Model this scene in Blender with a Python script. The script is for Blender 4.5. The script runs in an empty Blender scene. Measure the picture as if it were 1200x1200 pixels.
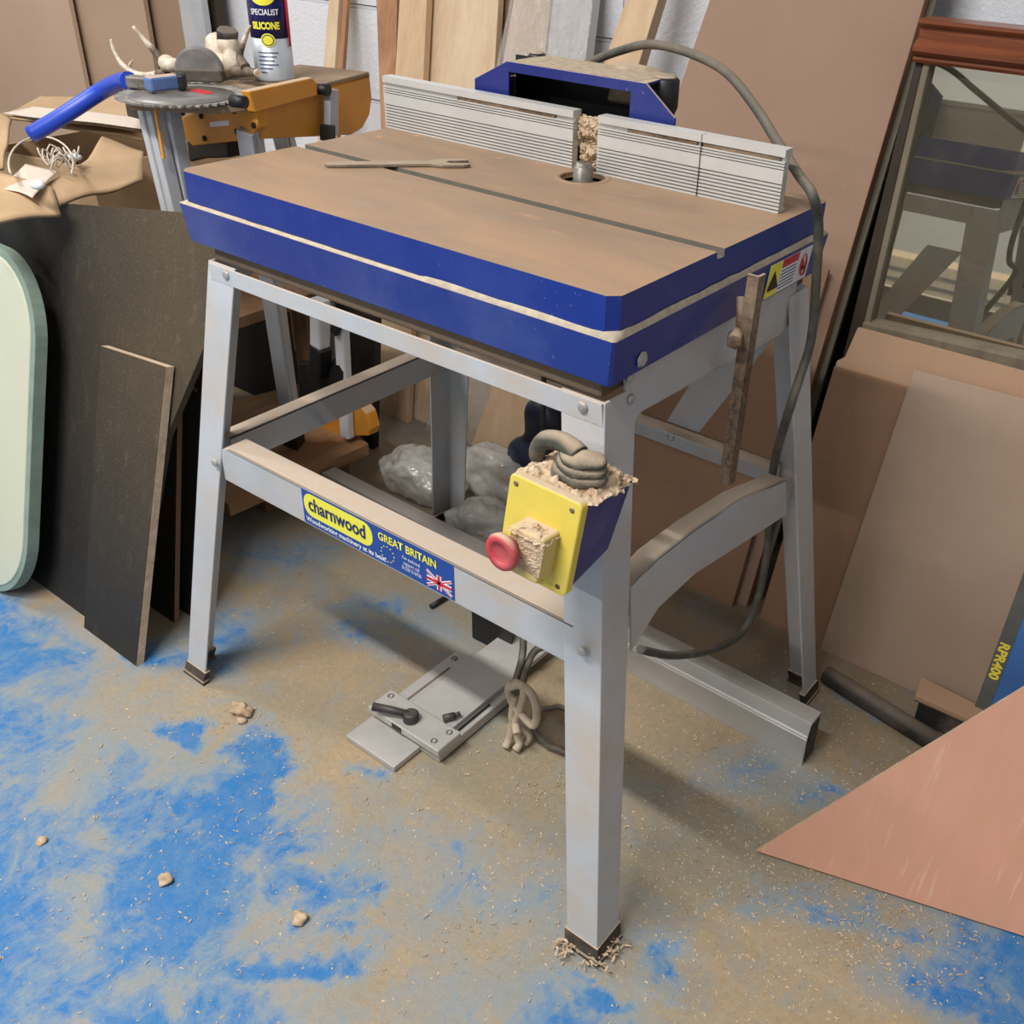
import bpy, bmesh, math, random
from mathutils import Vector, Matrix, noise
random.seed(7)
S = bpy.context.scene
COL = S.collection
V = Vector
# ------------------------------------------------------------------ camera
CAMP = V((0.84781, -0.98533, 1.18456)); ROT = (1.02978, -0.03556, 0.64627)
FPX, PX, PY = 1165.843, 674.81, 565.57
cam = bpy.data.cameras.new('camera'); co = bpy.data.objects.new('camera', cam); COL.objects.link(co)
co.location = CAMP; co.rotation_euler = ROT
cam.sensor_width = 36; cam.sensor_fit = 'HORIZONTAL'; cam.lens = 36 * FPX / 1200
cam.shift_x = -(PX - 600) / 1200; cam.shift_y = (PY - 600) / 1200
cam.clip_start = 0.02
S.camera = co
from mathutils import Euler
CM = Euler(ROT).to_matrix()
def ray(u, v): return CM @ V(((u - PX) / FPX, -(v - PY) / FPX, -1.0))
def onpl(u, v, p0, n):
    d = ray(u, v); p0 = V(p0); n = V(n)
    return CAMP + d * ((p0 - CAMP).dot(n) / d.dot(n))
def Zp(u, v, z=0.0): return onpl(u, v, (0, 0, z), (0, 0, 1))
def Yp(u, v, y): return onpl(u, v, (0, y, 0), (0, 1, 0))
def Xp(u, v, x): return onpl(u, v, (x, 0, 0), (1, 0, 0))

# ------------------------------------------------------------------ materials
def s2l(c):
    return tuple(((x / 255) / 12.92 if x / 255 <= 0.04045 else ((x / 255 + 0.055) / 1.055) ** 2.4) for x in c) + (1,)
class NT:
    def __init__(s, name):
        s.m = bpy.data.materials.new(name); s.m.use_nodes = True
        s.t = s.m.node_tree; s.n = s.t.nodes; s.b = s.n['Principled BSDF']
        s.tc = s.n.new('ShaderNodeTexCoord'); s.geo = None
    def L(s, a, b): s.t.links.new(a, b)
    def obj(s): return s.tc.outputs['Object']
    def pos(s):
        if not s.geo: s.geo = s.n.new('ShaderNodeNewGeometry')
        return s.geo.outputs['Position']
    def nrm(s):
        s.pos(); return s.geo.outputs['Normal']
    def mapping(s, src, scale=(1, 1, 1), rot=(0, 0, 0), loc=(0, 0, 0)):
        m = s.n.new('ShaderNodeMapping'); m.inputs['Scale'].default_value = scale
        m.inputs['Rotation'].default_value = rot; m.inputs['Location'].default_value = loc
        s.L(src, m.inputs['Vector']); return m.outputs[0]
    def noise(s, src, scale, detail=5, rough=.6, dist=0):
        x = s.n.new('ShaderNodeTexNoise'); x.inputs['Scale'].default_value = scale
        x.inputs['Detail'].default_value = detail; x.inputs['Roughness'].default_value = rough
        x.inputs['Distortion'].default_value = dist; s.L(src, x.inputs['Vector']); return x.outputs['Fac']
    def ramp(s, src, lo, hi, a=0, b=1):
        r = s.n.new('ShaderNodeMapRange'); r.inputs[1].default_value = lo; r.inputs[2].default_value = hi
        r.inputs[3].default_value = a; r.inputs[4].default_value = b; r.clamp = True
        s.L(src, r.inputs[0]); return r.outputs[0]
    def math(s, op, a, b=None):
        r = s.n.new('ShaderNodeMath'); r.operation = op
        for i, x in enumerate((a, b)):
            if x is None: continue
            if isinstance(x, (int, float)): r.inputs[i].default_value = x
            else: s.L(x, r.inputs[i])
        return r.outputs[0]
    def mix(s, fac, a, b):
        r = s.n.new('ShaderNodeMix'); r.data_type = 'RGBA'
        if isinstance(fac, (int, float)): r.inputs[0].default_value = fac
        else: s.L(fac, r.inputs[0])
        for i, x in ((6, a), (7, b)):
            if isinstance(x, tuple): r.inputs[i].default_value = x
            else: s.L(x, r.inputs[i])
        return r.outputs[2]
    def bump(s, h, strength=.3, dist=.002):
        b = s.n.new('ShaderNodeBump'); b.inputs['Strength'].default_value = strength
        b.inputs['Distance'].default_value = dist; s.L(h, b.inputs['Height']); s.L(b.outputs[0], s.b.inputs['Normal'])
    def base(s, c):
        if isinstance(c, tuple): s.b.inputs['Base Color'].default_value = c
        else: s.L(c, s.b.inputs['Base Color'])
    def set(s, rough=.6, metal=0, spec=.5, **k):
        if isinstance(rough, (int, float)): s.b.inputs['Roughness'].default_value = rough
        else: s.L(rough, s.b.inputs['Roughness'])
        s.b.inputs['Metallic'].default_value = metal
        s.b.inputs['Specular IOR Level'].default_value = spec
        for kk, v in k.items(): s.b.inputs[kk.replace('_', ' ')].default_value = v
        return s.m
DUST = s2l((188, 165, 140))
def plain(name, c, rough=.6, metal=0, var=.12, scale=20, dust=0, bump=0, spec=.5, c2=None, ud=1.0):
    t = NT(name); a = s2l(c)
    b = s2l(c2) if c2 else tuple(x * (1 - var * 2) for x in a[:3]) + (1,)
    f = t.ramp(t.noise(t.pos(), scale), .35, .65)
    colr = t.mix(f, a, b)
    if dust:
        sep = t.n.new('ShaderNodeSeparateXYZ'); t.L(t.nrm(), sep.inputs[0])
        up = t.ramp(sep.outputs[2], .35, .9)
        n1 = t.ramp(t.noise(t.pos(), 9, 8, .7), .42, .72)
        n2 = t.ramp(t.noise(t.pos(), 60, 4), .3, .6)
        f = t.math('MAXIMUM', t.math('MULTIPLY', up, t.ramp(n2, 0, 1, .75 * ud, ud)), t.math('MULTIPLY', n1, dust))
        colr = t.mix(f, colr, DUST)
        t.base(colr)
        if bump: t.bump(t.noise(t.pos(), 300, 3), bump)
        return t.set(t.ramp(f, 0, 1, rough, .9), metal, spec)
    t.base(colr)
    if bump: t.bump(t.noise(t.pos(), 200, 4), bump)
    return t.set(rough, metal, spec)
def wood(name, c, c2, axis='z', scale=1.0, rough=.65, knots=False):
    t = NT(name)
    st = {'z': (28, 28, 1.6), 'x': (1.6, 28, 28), 'y': (28, 1.6, 28)}[axis]
    m = t.mapping(t.pos(), tuple(x * scale for x in st))
    n = t.noise(m, 1.0, 6, .6, .45)
    m2 = t.mapping(t.pos(), tuple(x * scale * 5 for x in st))
    n2 = t.noise(m2, 1.0, 3, .5)
    f = t.math('ADD', t.ramp(n, .3, .7, 0, .8), t.ramp(n2, .3, .7, 0, .25))
    t.base(t.mix(f, s2l(c), s2l(c2))); t.bump(n2, .15, .001)
    return t.set(rough, 0, .35)
def board(name, c, c2, rough=.7, scale=3, speck=0):
    t = NT(name)
    n = t.noise(t.pos(), scale, 7, .6)
    f = t.ramp(n, .3, .7)
    col = t.mix(f, s2l(c), s2l(c2))
    n3 = t.ramp(t.noise(t.pos(), 140, 3), .62, .75, 0, .25)
    col = t.mix(n3, col, DUST); t.base(col)
    return t.set(rough, 0, .3)
M = {}
M['blue'] = None
def mk_blue(name, c, lightdust):
    t = NT(name); a = s2l(c)
    n = t.ramp(t.noise(t.pos(), 5, 8, .65), .45, .75, 0, lightdust)
    n2 = t.ramp(t.noise(t.pos(), 150, 4, .7), .66, .72, 0, .5)
    sep = t.n.new('ShaderNodeSeparateXYZ'); t.L(t.nrm(), sep.inputs[0])
    up = t.ramp(sep.outputs[2], .4, .9)
    col = t.mix(n, a, s2l((76, 92, 148)))
    col = t.mix(n2, col, s2l((150, 150, 175)))
    t.base(t.mix(up, col, DUST)); t.bump(t.noise(t.pos(), 60, 3), .08)
    return t.set(.38, 0, .5)
M['blue'] = mk_blue('blue paint', (14, 44, 128), .3)
M['blue2'] = mk_blue('dusty blue paint', (24, 50, 130), .75)
M['navy'] = mk_blue('navy paint', (28, 38, 112), .35)
M['leg'] = plain('grey enamelled steel', (186, 190, 195), .45, 0, .06, 6, dust=.66, bump=.15, ud=.9)
M['alu'] = plain('aluminium', (206, 204, 200), .4, .25, .05, 12, dust=0)
M['alud'] = plain('dusty aluminium', (184, 182, 178), .42, .3, .06, 12, dust=.2, ud=.2)
M['cast'] = plain('grey casting', (186, 182, 176), .5, .25, .05, 30, dust=0, bump=.1)
M['black'] = plain('black plastic', (26, 26, 27), .5, 0, .1, 20)
M['blackd'] = plain('dusty black plastic', (38, 38, 38), .6, 0, .1, 20, dust=.3, ud=.3)
M['lever'] = plain('black lever', (44, 44, 44), .5, 0, .1, 20, dust=.15, ud=.1)
M['gland'] = plain('dusty cable gland', (70, 72, 62), .8, 0, .2, 60, dust=.7, ud=.7, bump=.6)
M['sleeve'] = plain('pale dusty sleeve', (190, 172, 150), .85, 0, .1, 60, bump=.3)
M['rubber'] = plain('rubber', (60, 54, 48), .8, 0, .2, 60, dust=.3)
M['cable'] = plain('rubber cable', (70, 72, 66), .6, 0, .15, 50, dust=.35, ud=.3)
M['yellow'] = plain('yellow plastic', (232, 208, 84), .45, 0, .05, 20, dust=.12)
M['red'] = plain('red plastic', (196, 44, 66), .5, 0, .1, 40, dust=.45)
M['orange'] = plain('yellow orange painted steel', (226, 150, 38), .45, 0, .08, 10, dust=.1)
M['white'] = plain('white paint', (225, 226, 228), .5, 0, .04, 10)
M['greytube'] = plain('pale grey tube', (190, 192, 196), .45, .1, .06, 10, dust=.1)
M['sawdust'] = plain('sawdust', (196, 174, 146), .95, 0, .25, 90, bump=.8, c2=(160, 134, 104))
M['shaving'] = plain('wood shavings', (204, 182, 154), .85, 0, .15, 60, c2=(168, 142, 112))
M['rust'] = plain('rusty steel', (120, 92, 66), .7, .2, .1, 150, dust=.5, bump=.5, c2=(60, 52, 44))
M['steel'] = plain('worn steel', (150, 146, 138), .4, .6, .1, 60, c2=(105, 95, 84))
M['bladem'] = plain('saw blade steel', (172, 166, 154), .5, .3, .1, 60, c2=(120, 116, 108))
M['spanner'] = plain('dusty spanner steel', (110, 104, 94), .5, .4, .1, 60, dust=.6, ud=.75)
M['bolt'] = plain('zinc bolt', (190, 190, 190), .4, .5, .1, 60, dust=.2)
M['cream'] = plain('cream laminate', (196, 199, 178), .45, 0, .03, 4)
M['green_edge'] = plain('pale green edging', (136, 154, 140), .5, 0, .1, 20)
M['card'] = plain('cardboard', (190, 160, 124), .85, 0, .08, 8, c2=(170, 140, 106))
M['cardw'] = plain('white card', (206, 192, 176), .8, 0, .04, 8)
M['bone'] = plain('bone', (226, 214, 196), .7, 0, .1, 60, c2=(190, 170, 145))
M['antler'] = plain('antler', (120, 104, 90), .6, 0, .1, 60, c2=(82, 70, 60))
M['antlertip'] = plain('antler tip', (226, 214, 196), .6, 0, .1, 60, c2=(170, 150, 128))
M['mdf1'] = board('mdf pinkish', (198, 172, 152), (188, 162, 142))
M['mdf2'] = board('mdf tan', (186, 160, 136), (176, 150, 128))
M['mdf3'] = board('mdf brown', (160, 134, 112), (150, 124, 104))
M['bigply'] = board('brown board', (158, 128, 108), (148, 120, 100))
M['plyA'] = board('tan board', (176, 142, 114), (164, 130, 104))
M['plyB'] = board('dark board', (150, 116, 90), (140, 108, 84))
M['plyC'] = board('dusty board', (170, 146, 126), (156, 130, 110))
M['boardedge'] = board('board edge', (150, 105, 80), (130, 92, 70), scale=30)
M['edge'] = wood('ply edge', (222, 200, 174), (176, 150, 124), 'x', 2)
M['pine'] = wood('pine', (214, 186, 154), (194, 160, 124))
M['pine2'] = wood('pale pine', (224, 202, 172), (202, 172, 138))
M['pine3'] = wood('reddish pine', (192, 146, 110), (150, 106, 76))
M['brownwood'] = wood('brown timber', (140, 106, 76), (96, 70, 48))
M['redwood'] = wood('varnished pine', (158, 92, 60), (84, 42, 28), 'x', rough=.3)
M['darkframe'] = wood('dark frame', (70, 58, 44), (46, 38, 30))
M['framegrey'] = wood('greyish frame bead', (134, 122, 102), (108, 96, 80))
M['greenedge'] = wood('weathered board edge', (112, 106, 86), (88, 82, 66))
M['shelfwood'] = wood('old plank', (176, 136, 98), (130, 96, 66), 'y')
M['grey_sheet'] = plain('grey sheet', (205, 205, 205), .3, 0, .05, 10)
M['case'] = plain('blue case', (62, 108, 168), .5, 0, .1, 8, c2=(50, 88, 144))
M['casedark'] = plain('dark case strip', (88, 88, 84), .6, 0, .1, 30)
M['bluehandle'] = plain('blue handle paint', (36, 72, 190), .4, 0, .1, 20)
M['bluegrey'] = plain('blue grey plastic', (70, 110, 170), .5, 0, .1, 30, dust=.2)
M['greyglass'] = plain('smoky grey shell', (130, 126, 122), .3, 0, .2, 30)
M['txt_navy'] = plain('navy ink', (22, 36, 96), .5, var=0)
M['stick_blue'] = plain('sticker blue', (32, 70, 150), .4, var=.02)
M['stick_yel'] = plain('sticker yellow', (240, 232, 70), .4, var=.02)
M['stick_white'] = plain('sticker white', (236, 236, 240), .4, var=.02)
M['stick_red'] = plain('sticker red', (205, 40, 50), .4, var=.02)
M['ply_yellowtxt'] = plain('yellow ink', (226, 205, 70), .5, var=.02)
M['can_label'] = plain('can navy', (34, 40, 110), .3, var=.02)
M['can_silver'] = plain('can silver', (178, 184, 190), .35, .3, var=.03)
M['cover_plastic'] = None
def pink():
    t = NT('pink faced plywood')
    m = t.mapping(t.pos(), (22, 5, 5), rot=(0, 0, .5))
    n = t.noise(m, 1.5, 6, .6, .8)
    col = t.mix(t.ramp(n, .3, .7), s2l((214, 152, 132)), s2l((198, 148, 120)))
    n2 = t.noise(t.mapping(t.pos(), (90, 8, 8), rot=(0, 0, .5)), 1, 3)
    col = t.mix(t.ramp(n2, .62, .72, 0, .5), col, s2l((232, 190, 172)))
    n3 = t.ramp(t.noise(t.pos(), 2.5, 3), .4, .65, 0, .45)
    t.base(t.mix(n3, col, s2l((190, 148, 122)))); return t.set(.55, 0, .3)
M['pink'] = pink()
def blackboard():
    t = NT('dark stained board')
    n = t.noise(t.mapping(t.pos(), (40, 40, 7)), 1, 8, .75)
    sp = t.noise(t.pos(), 260, 3, .8)
    big = t.noise(t.pos(), 3.0, 4)
    sx = t.n.new('ShaderNodeSeparateXYZ'); t.L(t.pos(), sx.inputs[0])
    reg = t.ramp(sx.outputs[0], -.95, -.5, 0, .7)
    hz = t.ramp(sx.outputs[2], .05, .5, 0.1, 1)
    reg = t.math('MULTIPLY', reg, hz)
    col = t.mix(t.math('MULTIPLY', t.ramp(big, .2, .6, .5, 1), reg), s2l((34, 34, 35)), s2l((92, 78, 58)))
    f = t.math('MULTIPLY', t.math('ADD', t.ramp(sp, .55, .7, 0, .45), t.ramp(n, .55, .75, 0, .4)), t.ramp(reg, 0, .6, .25, 1))
    t.base(t.mix(f, col, s2l((126, 112, 88)))); t.bump(sp, .1)
    return t.set(.62, 0, .3)
M['blackboard'] = blackboard()
def tabletop():
    t = NT('rust brown machined iron')
    n = t.noise(t.mapping(t.pos(), (3, 9, 3)), 1.3, 8, .62, .5)
    col = t.mix(t.ramp(n, .33, .68), s2l((160, 128, 98)), s2l((134, 112, 92)))
    s = t.noise(t.mapping(t.pos(), (6, 60, 6), rot=(0, 0, .2)), 1, 5)
    col = t.mix(t.ramp(s, .55, .75, 0, .5), col, s2l((172, 128, 92)))
    g = t.noise(t.pos(), 14, 6)
    col = t.mix(t.ramp(g, .6, .75, 0, .4), col, s2l((136, 136, 126)))
    o = t.noise(t.pos(), 22, 2)
    col = t.mix(t.ramp(o, .7, .78, 0, .5), col, s2l((214, 150, 100)))
    t.base(col); t.bump(s, .05); return t.set(.5, 0, .4)
M['top'] = tabletop()
def glass_mirror():
    t = NT('dusty dark mirror glass')
    n = t.ramp(t.noise(t.pos(), 25, 5), .5, .8, 0, .25)
    t.base(s2l((200, 198, 184))); t.set(.02, 1, .5)
    df = t.n.new('ShaderNodeBsdfDiffuse'); df.inputs[0].default_value = s2l((132, 126, 108))
    mx = t.n.new('ShaderNodeMixShader'); t.L(t.ramp(n, 0, .25, .2, .34), mx.inputs[0]); t.L(t.b.outputs[0], mx.inputs[1]); t.L(df.outputs[0], mx.inputs[2])
    t.L(mx.outputs[0], t.n['Material Output'].inputs[0]); return t.m
M['mirror'] = glass_mirror()
def wallmat(name, offset=False):
    t = NT(name)
    m = t.mapping(t.pos(), (1, 1, 1), rot=(math.pi / 2, 0, 0))
    br = t.n.new('ShaderNodeTexBrick'); t.L(m, br.inputs['Vector'])
    br.inputs['Scale'].default_value = 1; br.inputs['Brick Width'].default_value = .45; br.inputs['Row Height'].default_value = .225
    br.inputs['Mortar Size'].default_value = .006; br.inputs['Mortar Smooth'].default_value = .5
    t.base(t.mix(br.outputs['Fac'], s2l((232, 233, 238)), s2l((212, 214, 220))))
    n = t.noise(t.pos(), 120, 5, .6)
    h = t.math('SUBTRACT', t.math('MULTIPLY', n, .35), br.outputs['Fac'])
    t.bump(h, 1.0, .007); return t.set(.7, 0, .3)
M['wall'] = wallmat('white painted blockwork')
M['paint'] = plain('dull white paint', (205, 204, 200), .8, 0, .04, 2)
def plastic():
    t = NT('crumpled clear plastic')
    n = t.ramp(t.noise(t.pos(), 14, 6, .6, 1), .35, .65)
    t.base(t.mix(n, s2l((188, 184, 176)), s2l((225, 222, 214))))
    m = t.set(.12, 0, .7); t.b.inputs['Alpha'].default_value = .58
    t.bump(t.noise(t.mapping(t.pos(), (1, 1, .35)), 24, 4, .5, 1.2), .5, .008); return m
M['bag'] = plastic()
def wrap():
    t = NT('shrink wrap'); t.base(s2l((225, 220, 215)))
    m = t.set(.08, 0, .8); t.b.inputs['Alpha'].default_value = .28
    t.bump(t.noise(t.mapping(t.pos(), (1, 1, .4)), 45, 5, .6, 2), 1, .01); return m
M['wrap'] = wrap()
def floormat():
    t = NT('blue painted floor under dust')
    P = t.pos()
    sep = t.n.new('ShaderNodeSeparateXYZ'); t.L(P, sep.inputs[0])
    wn = t.n.new('ShaderNodeTexNoise'); wn.inputs['Scale'].default_value = 7; wn.inputs['Detail'].default_value = 5; wn.inputs['Roughness'].default_value = .6; t.L(P, wn.inputs['Vector'])
    sub = t.n.new('ShaderNodeVectorMath'); sub.operation = 'SUBTRACT'; t.L(wn.outputs['Color'], sub.inputs[0]); sub.inputs[1].default_value = (.5, .5, .5)
    scl = t.n.new('ShaderNodeVectorMath'); scl.operation = 'MULTIPLY_ADD'; t.L(sub.outputs[0], scl.inputs[0]); scl.inputs[1].default_value = (.22, .22, 0); t.L(P, scl.inputs[2])
    PW = scl.outputs[0]
    def blob(cx, cy, rx, ry, rot, st):
        m = t.n.new('ShaderNodeMapping'); m.vector_type = 'TEXTURE'
        m.inputs['Location'].default_value = (cx, cy, 0); m.inputs['Rotation'].default_value = (0, 0, rot)
        m.inputs['Scale'].default_value = (rx, ry, 1e3); t.L(PW, m.inputs['Vector'])
        l = t.n.new('ShaderNodeVectorMath'); l.operation = 'LENGTH'; t.L(m.outputs[0], l.inputs[0])
        return t.ramp(l.outputs['Value'], .2, 1.6, st, 0)
    B = None
    for a in BLOBS:
        o = blob(*a); B = o if B is None else t.math('MAXIMUM', B, o)
    nz = t.noise(P, 8, 10, .72, .8)
    nz2 = t.noise(P, 34, 8, .75, .6)
    st = t.noise(t.mapping(P, (60, 9, 1), rot=(0, 0, .75)), 1, 7, .7, 1.0)
    f = t.math('ADD', t.math('ADD', B, t.ramp(nz, .25, .75, -.45, .45)), t.math('ADD', t.ramp(nz2, .3, .7, -.12, .12), t.ramp(st, .3, .7, -.10, .10)))
    hard = t.ramp(f, .50, .86, 0, .92)
    haze = t.ramp(f, .02, .62, 0, .85)
    tan = t.mix(t.ramp(t.noise(P, 5, 8, .65), .35, .65), s2l((172, 150, 118)), s2l((152, 140, 118)))
    tan = t.mix(t.ramp(t.noise(P, 13, 8, .7, .5), .5, .75, 0, .5), tan, s2l((176, 142, 100)))
    tan = t.mix(t.ramp(t.noise(P, 3.1, 6, .6), .48, .68, 0, .6), tan, s2l((132, 136, 124)))
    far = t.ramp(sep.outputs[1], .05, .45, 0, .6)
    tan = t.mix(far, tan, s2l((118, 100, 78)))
    g = t.noise(P, 95, 6, .8)
    tan = t.mix(t.ramp(g, .35, .65, 0, .35), tan, s2l((110, 96, 78)))
    sp = t.ramp(t.noise(P, 330, 3, .7), .60, .68, 0, .55)
    tan = t.mix(sp, tan, s2l((196, 172, 142)))
    dk = t.ramp(t.noise(P, 230, 3, .7), .66, .72, 0, .5)
    tan = t.mix(dk, tan, s2l((88, 74, 58)))
    blue = t.mix(t.ramp(t.noise(P, 6, 6, .6), .35, .65), s2l((0, 104, 172)), s2l((20, 108, 166)))
    pale = t.mix(t.ramp(nz2, .3, .7), s2l((98, 138, 168)), s2l((140, 144, 140)))
    pale = t.mix(t.math('MULTIPLY', sp, .8), pale, s2l((180, 168, 150)))
    c = t.mix(haze, tan, pale)
    c = t.mix(t.math('MULTIPLY', hard, t.ramp(nz2, .25, .6, .45, 1)), c, blue)
    c = t.mix(t.ramp(t.noise(P, 420, 2, .7), .64, .7, 0, .5), c, s2l((190, 176, 152)))
    t.base(c); t.bump(t.math('ADD', nz2, t.noise(P, 200, 3)), .12, .002)
    return t.set(.58, 0, .3)
BLOBS = [  # where boots have worn the dust off: centre x, y, radii, turn, strength
    (-.83, -.50, .30, .10, .15, 1.1), (-.62, -.60, .26, .12, .1, .95), (-.30, -.85, .42, .26, -.2, 1.05),
    (-.17, -.40, .10, .045, -.5, 1.1), (-.10, -.58, .24, .11, -.3, 1.05), (-.13, -.47, .15, .08, .2, 1.1), (-.30, -.425, .04, .022, 0, 1.1),
    (-.02, -.44, .10, .05, -.9, .75), (.06, -.47, .11, .05, .6, .82), (.13, -.455, .04, .025, .8, 1.0), (.13, -.555, .13, .03, .9, .9),
    (.07, -.71, .2, .06, .7, .85), (.25, -.64, .2, .06, 0, .66), (-.05, -.28, .05, .02, .3, .7), (-.02, -.262, .022, .03, .2, .75),
    (.465, -.345, .05, .02, .6, 1.15), (.50, -.40, .2, .06, .3, .72), (.55, -.45, .2, .08, .3, .78), (.51, -.255, .03, .045, .4, .85), (.47, -.215, .05, .02, .5, .5),
    (.90, .02, .14, .07, .2, 1.05), (.73, -.035, .16, .018, .3, .72), (.62, -.08, .12, .02, .3, .66), (.86, -.07, .14, .05, .3, .8),
    (-.62, .0, .13, .07, .3, .66), (-.46, -.22, .07, .10, .9, .72), (-.5, -.33, .08, .05, .6, .75), (.50, .33, .035, .02, 0, .8),
    (-.25, -.06, .15, .06, .2, .5), (-.3, .0, .2, .05, .2, .5), (0.55, .12, .05, .02, .3, .66), (.45, .1, .1, .05, .4, .5), (.2, -.35, .3, .1, .4, .42),
    (-.6, -2.3, 1.6, .9, .2, 1.3), (.8, -2.0, .9, .7, -.3, 1.2), (.3, -3.4, 2.5, .8, 0, 1.4), (2.2, -.5, .9, 1.2, 0, .8)]
M['floor'] = floormat()

M['sawdust2'] = plain('fine dust', (176, 158, 134), .95, 0, .12, 90, bump=.3)
M['rustdust'] = plain('brown dust', (120, 84, 62), .95, 0, .2, 90, bump=.5)
M['plankdust'] = plain('dusty brown top', (150, 126, 100), .8, 0, .1, 20, bump=.2)
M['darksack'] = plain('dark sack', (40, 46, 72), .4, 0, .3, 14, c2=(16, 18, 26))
M['under'] = plain('dusty underside', (104, 86, 68), .85, 0, .12, 14, c2=(84, 72, 58))
M['ledgedust'] = plain('pale ledge dust', (186, 172, 152), .95, 0, .12, 90, bump=.5)
M['navyd'] = mk_blue('dusty navy paint', (26, 36, 110), .95)
M['housing'] = plain('dusty yellow housing', (226, 204, 120), .7, 0, .06, 60, dust=.8)
# ------------------------------------------------------------------ mesh builder
class MB:
    def __init__(s): s.b = bmesh.new(); s.mi = 0
    def face(s, vs):
        try:
            f = s.b.faces.new(vs); f.material_index = s.mi; return f
        except ValueError: return None
    def hull8(s, p):  # bottom 4 ccw, top 4
        v = [s.b.verts.new(x) for x in p]
        for q in ((3, 2, 1, 0), (4, 5, 6, 7), (0, 1, 5, 4), (1, 2, 6, 5), (2, 3, 7, 6), (3, 0, 4, 7)):
            s.face([v[i] for i in q])
        return s
    def box(s, x0, x1, y0, y1, z0, z1):
        return s.hull8([(x0, y0, z0), (x1, y0, z0), (x1, y1, z0), (x0, y1, z0), (x0, y0, z1), (x1, y0, z1), (x1, y1, z1), (x0, y1, z1)])
    def prism(s, pts, ext):
        pts = [V(p) for p in pts]; ext = V(ext)
        n = V((0, 0, 0))
        for i in range(len(pts)): n += pts[i].cross(pts[(i + 1) % len(pts)])
        if n.dot(ext) > 0: pts = pts[::-1]
        a = [s.b.verts.new(p) for p in pts]; c = [s.b.verts.new(p + ext) for p in pts]
        s.face(a); s.face(c[::-1]); k = len(a)
        for i in range(k):
            j = (i + 1) % k; s.face([a[j], a[i], c[i], c[j]])
        return s
    def bar(s, p0, p1, w, h, up=(0, 0, 1)):
        p0 = V(p0); p1 = V(p1); d = (p1 - p0).normalized(); up = V(up)
        sd = d.cross(up).normalized(); u = sd.cross(d).normalized()
        q = [p0 - sd * w / 2 - u * h / 2, p0 + sd * w / 2 - u * h / 2, p0 + sd * w / 2 + u * h / 2, p0 - sd * w / 2 + u * h / 2]
        return s.prism(q, p1 - p0)
    def tube(s, pts, r, n=10, cap=True):
        pts = [V(p) for p in pts]
        rs = r if isinstance(r, (list, tuple)) else [r] * len(pts)
        rings = []; ref = None
        for i, p in enumerate(pts):
            d = (pts[min(i + 1, len(pts) - 1)] - pts[max(i - 1, 0)]).normalized()
            if ref is None: ref = d.orthogonal().normalized()
            ref = (ref - d * ref.dot(d)).normalized(); bi = d.cross(ref)
            rings.append([s.b.verts.new(p + (ref * math.cos(2 * math.pi * k / n) + bi * math.sin(2 * math.pi * k / n)) * rs[i]) for k in range(n)])
        for a, c in zip(rings, rings[1:]):
            for k in range(n):
                f = s.face([a[k], a[(k + 1) % n], c[(k + 1) % n], c[k]])
                if f: f.smooth = True
        if cap: s.face(rings[0][::-1]); s.face(rings[-1])
        return s
    def cyl(s, p0, p1, r, n=24, r2=None): return s.tube([p0, p1], [r, r2 if r2 is not None else r], n)
    def lathe(s, base, axis, prof, n=32):  # prof: (r, h)
        base = V(base); ax = V(axis).normalized(); u = ax.orthogonal().normalized(); w = ax.cross(u); rings = []
        for r, h in prof:
            rings.append([s.b.verts.new(base + ax * h + (u * math.cos(2 * math.pi * k / n) + w * math.sin(2 * math.pi * k / n)) * max(r, 1e-5)) for k in range(n)])
        for a, c in zip(rings, rings[1:]):
            for k in range(n):
                f = s.face([a[k], a[(k + 1) % n], c[(k + 1) % n], c[k]])
                if f: f.smooth = True
        s.face(rings[0][::-1]); s.face(rings[-1]); return s
    def ico(s, c, r, sub=2, sc=(1, 1, 1), nz=0, nf=20):
        g = bmesh.ops.create_icosphere(s.b, subdivisions=sub, radius=1)
        for v in g['verts']:
            p = v.co.copy(); p = V((p.x * sc[0], p.y * sc[1], p.z * sc[2])) * r + V(c)
            if nz: p += v.co * nz * noise.noise(p * nf)
            v.co = p
        for f in {f for v in g['verts'] for f in v.link_faces}: f.smooth = True; f.material_index = s.mi
        return s
    def build(s, name, mats, parent=None, bevel=0, smooth=False, seg=2, origin=None):
        bmesh.ops.recalc_face_normals(s.b, faces=s.b.faces)
        me = bpy.data.meshes.new(name)
        if parent is not None: o0 = V(parent['_o'])
        elif origin is not None: o0 = V(origin)
        else:
            cs = [v.co for v in s.b.verts]
            o0 = V(((min(c.x for c in cs) + max(c.x for c in cs)) / 2, (min(c.y for c in cs) + max(c.y for c in cs)) / 2, min(c.z for c in cs)))
        for v in s.b.verts: v.co -= o0
        s.b.to_mesh(me); s.b.free()
        for m in (mats if isinstance(mats, (list, tuple)) else [mats]): me.materials.append(M[m] if isinstance(m, str) else m)
        if smooth:
            for p in me.polygons: p.use_smooth = True
        o = bpy.data.objects.new(name, me); COL.objects.link(o); o['_o'] = tuple(o0)
        if parent is not None: o.parent = parent
        else: o.location = o0
        if bevel:
            bv = o.modifiers.new('bevel', 'BEVEL'); bv.width = bevel; bv.segments = seg; bv.limit_method = 'ANGLE'; bv.angle_limit = math.radians(40)
        return o
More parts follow.
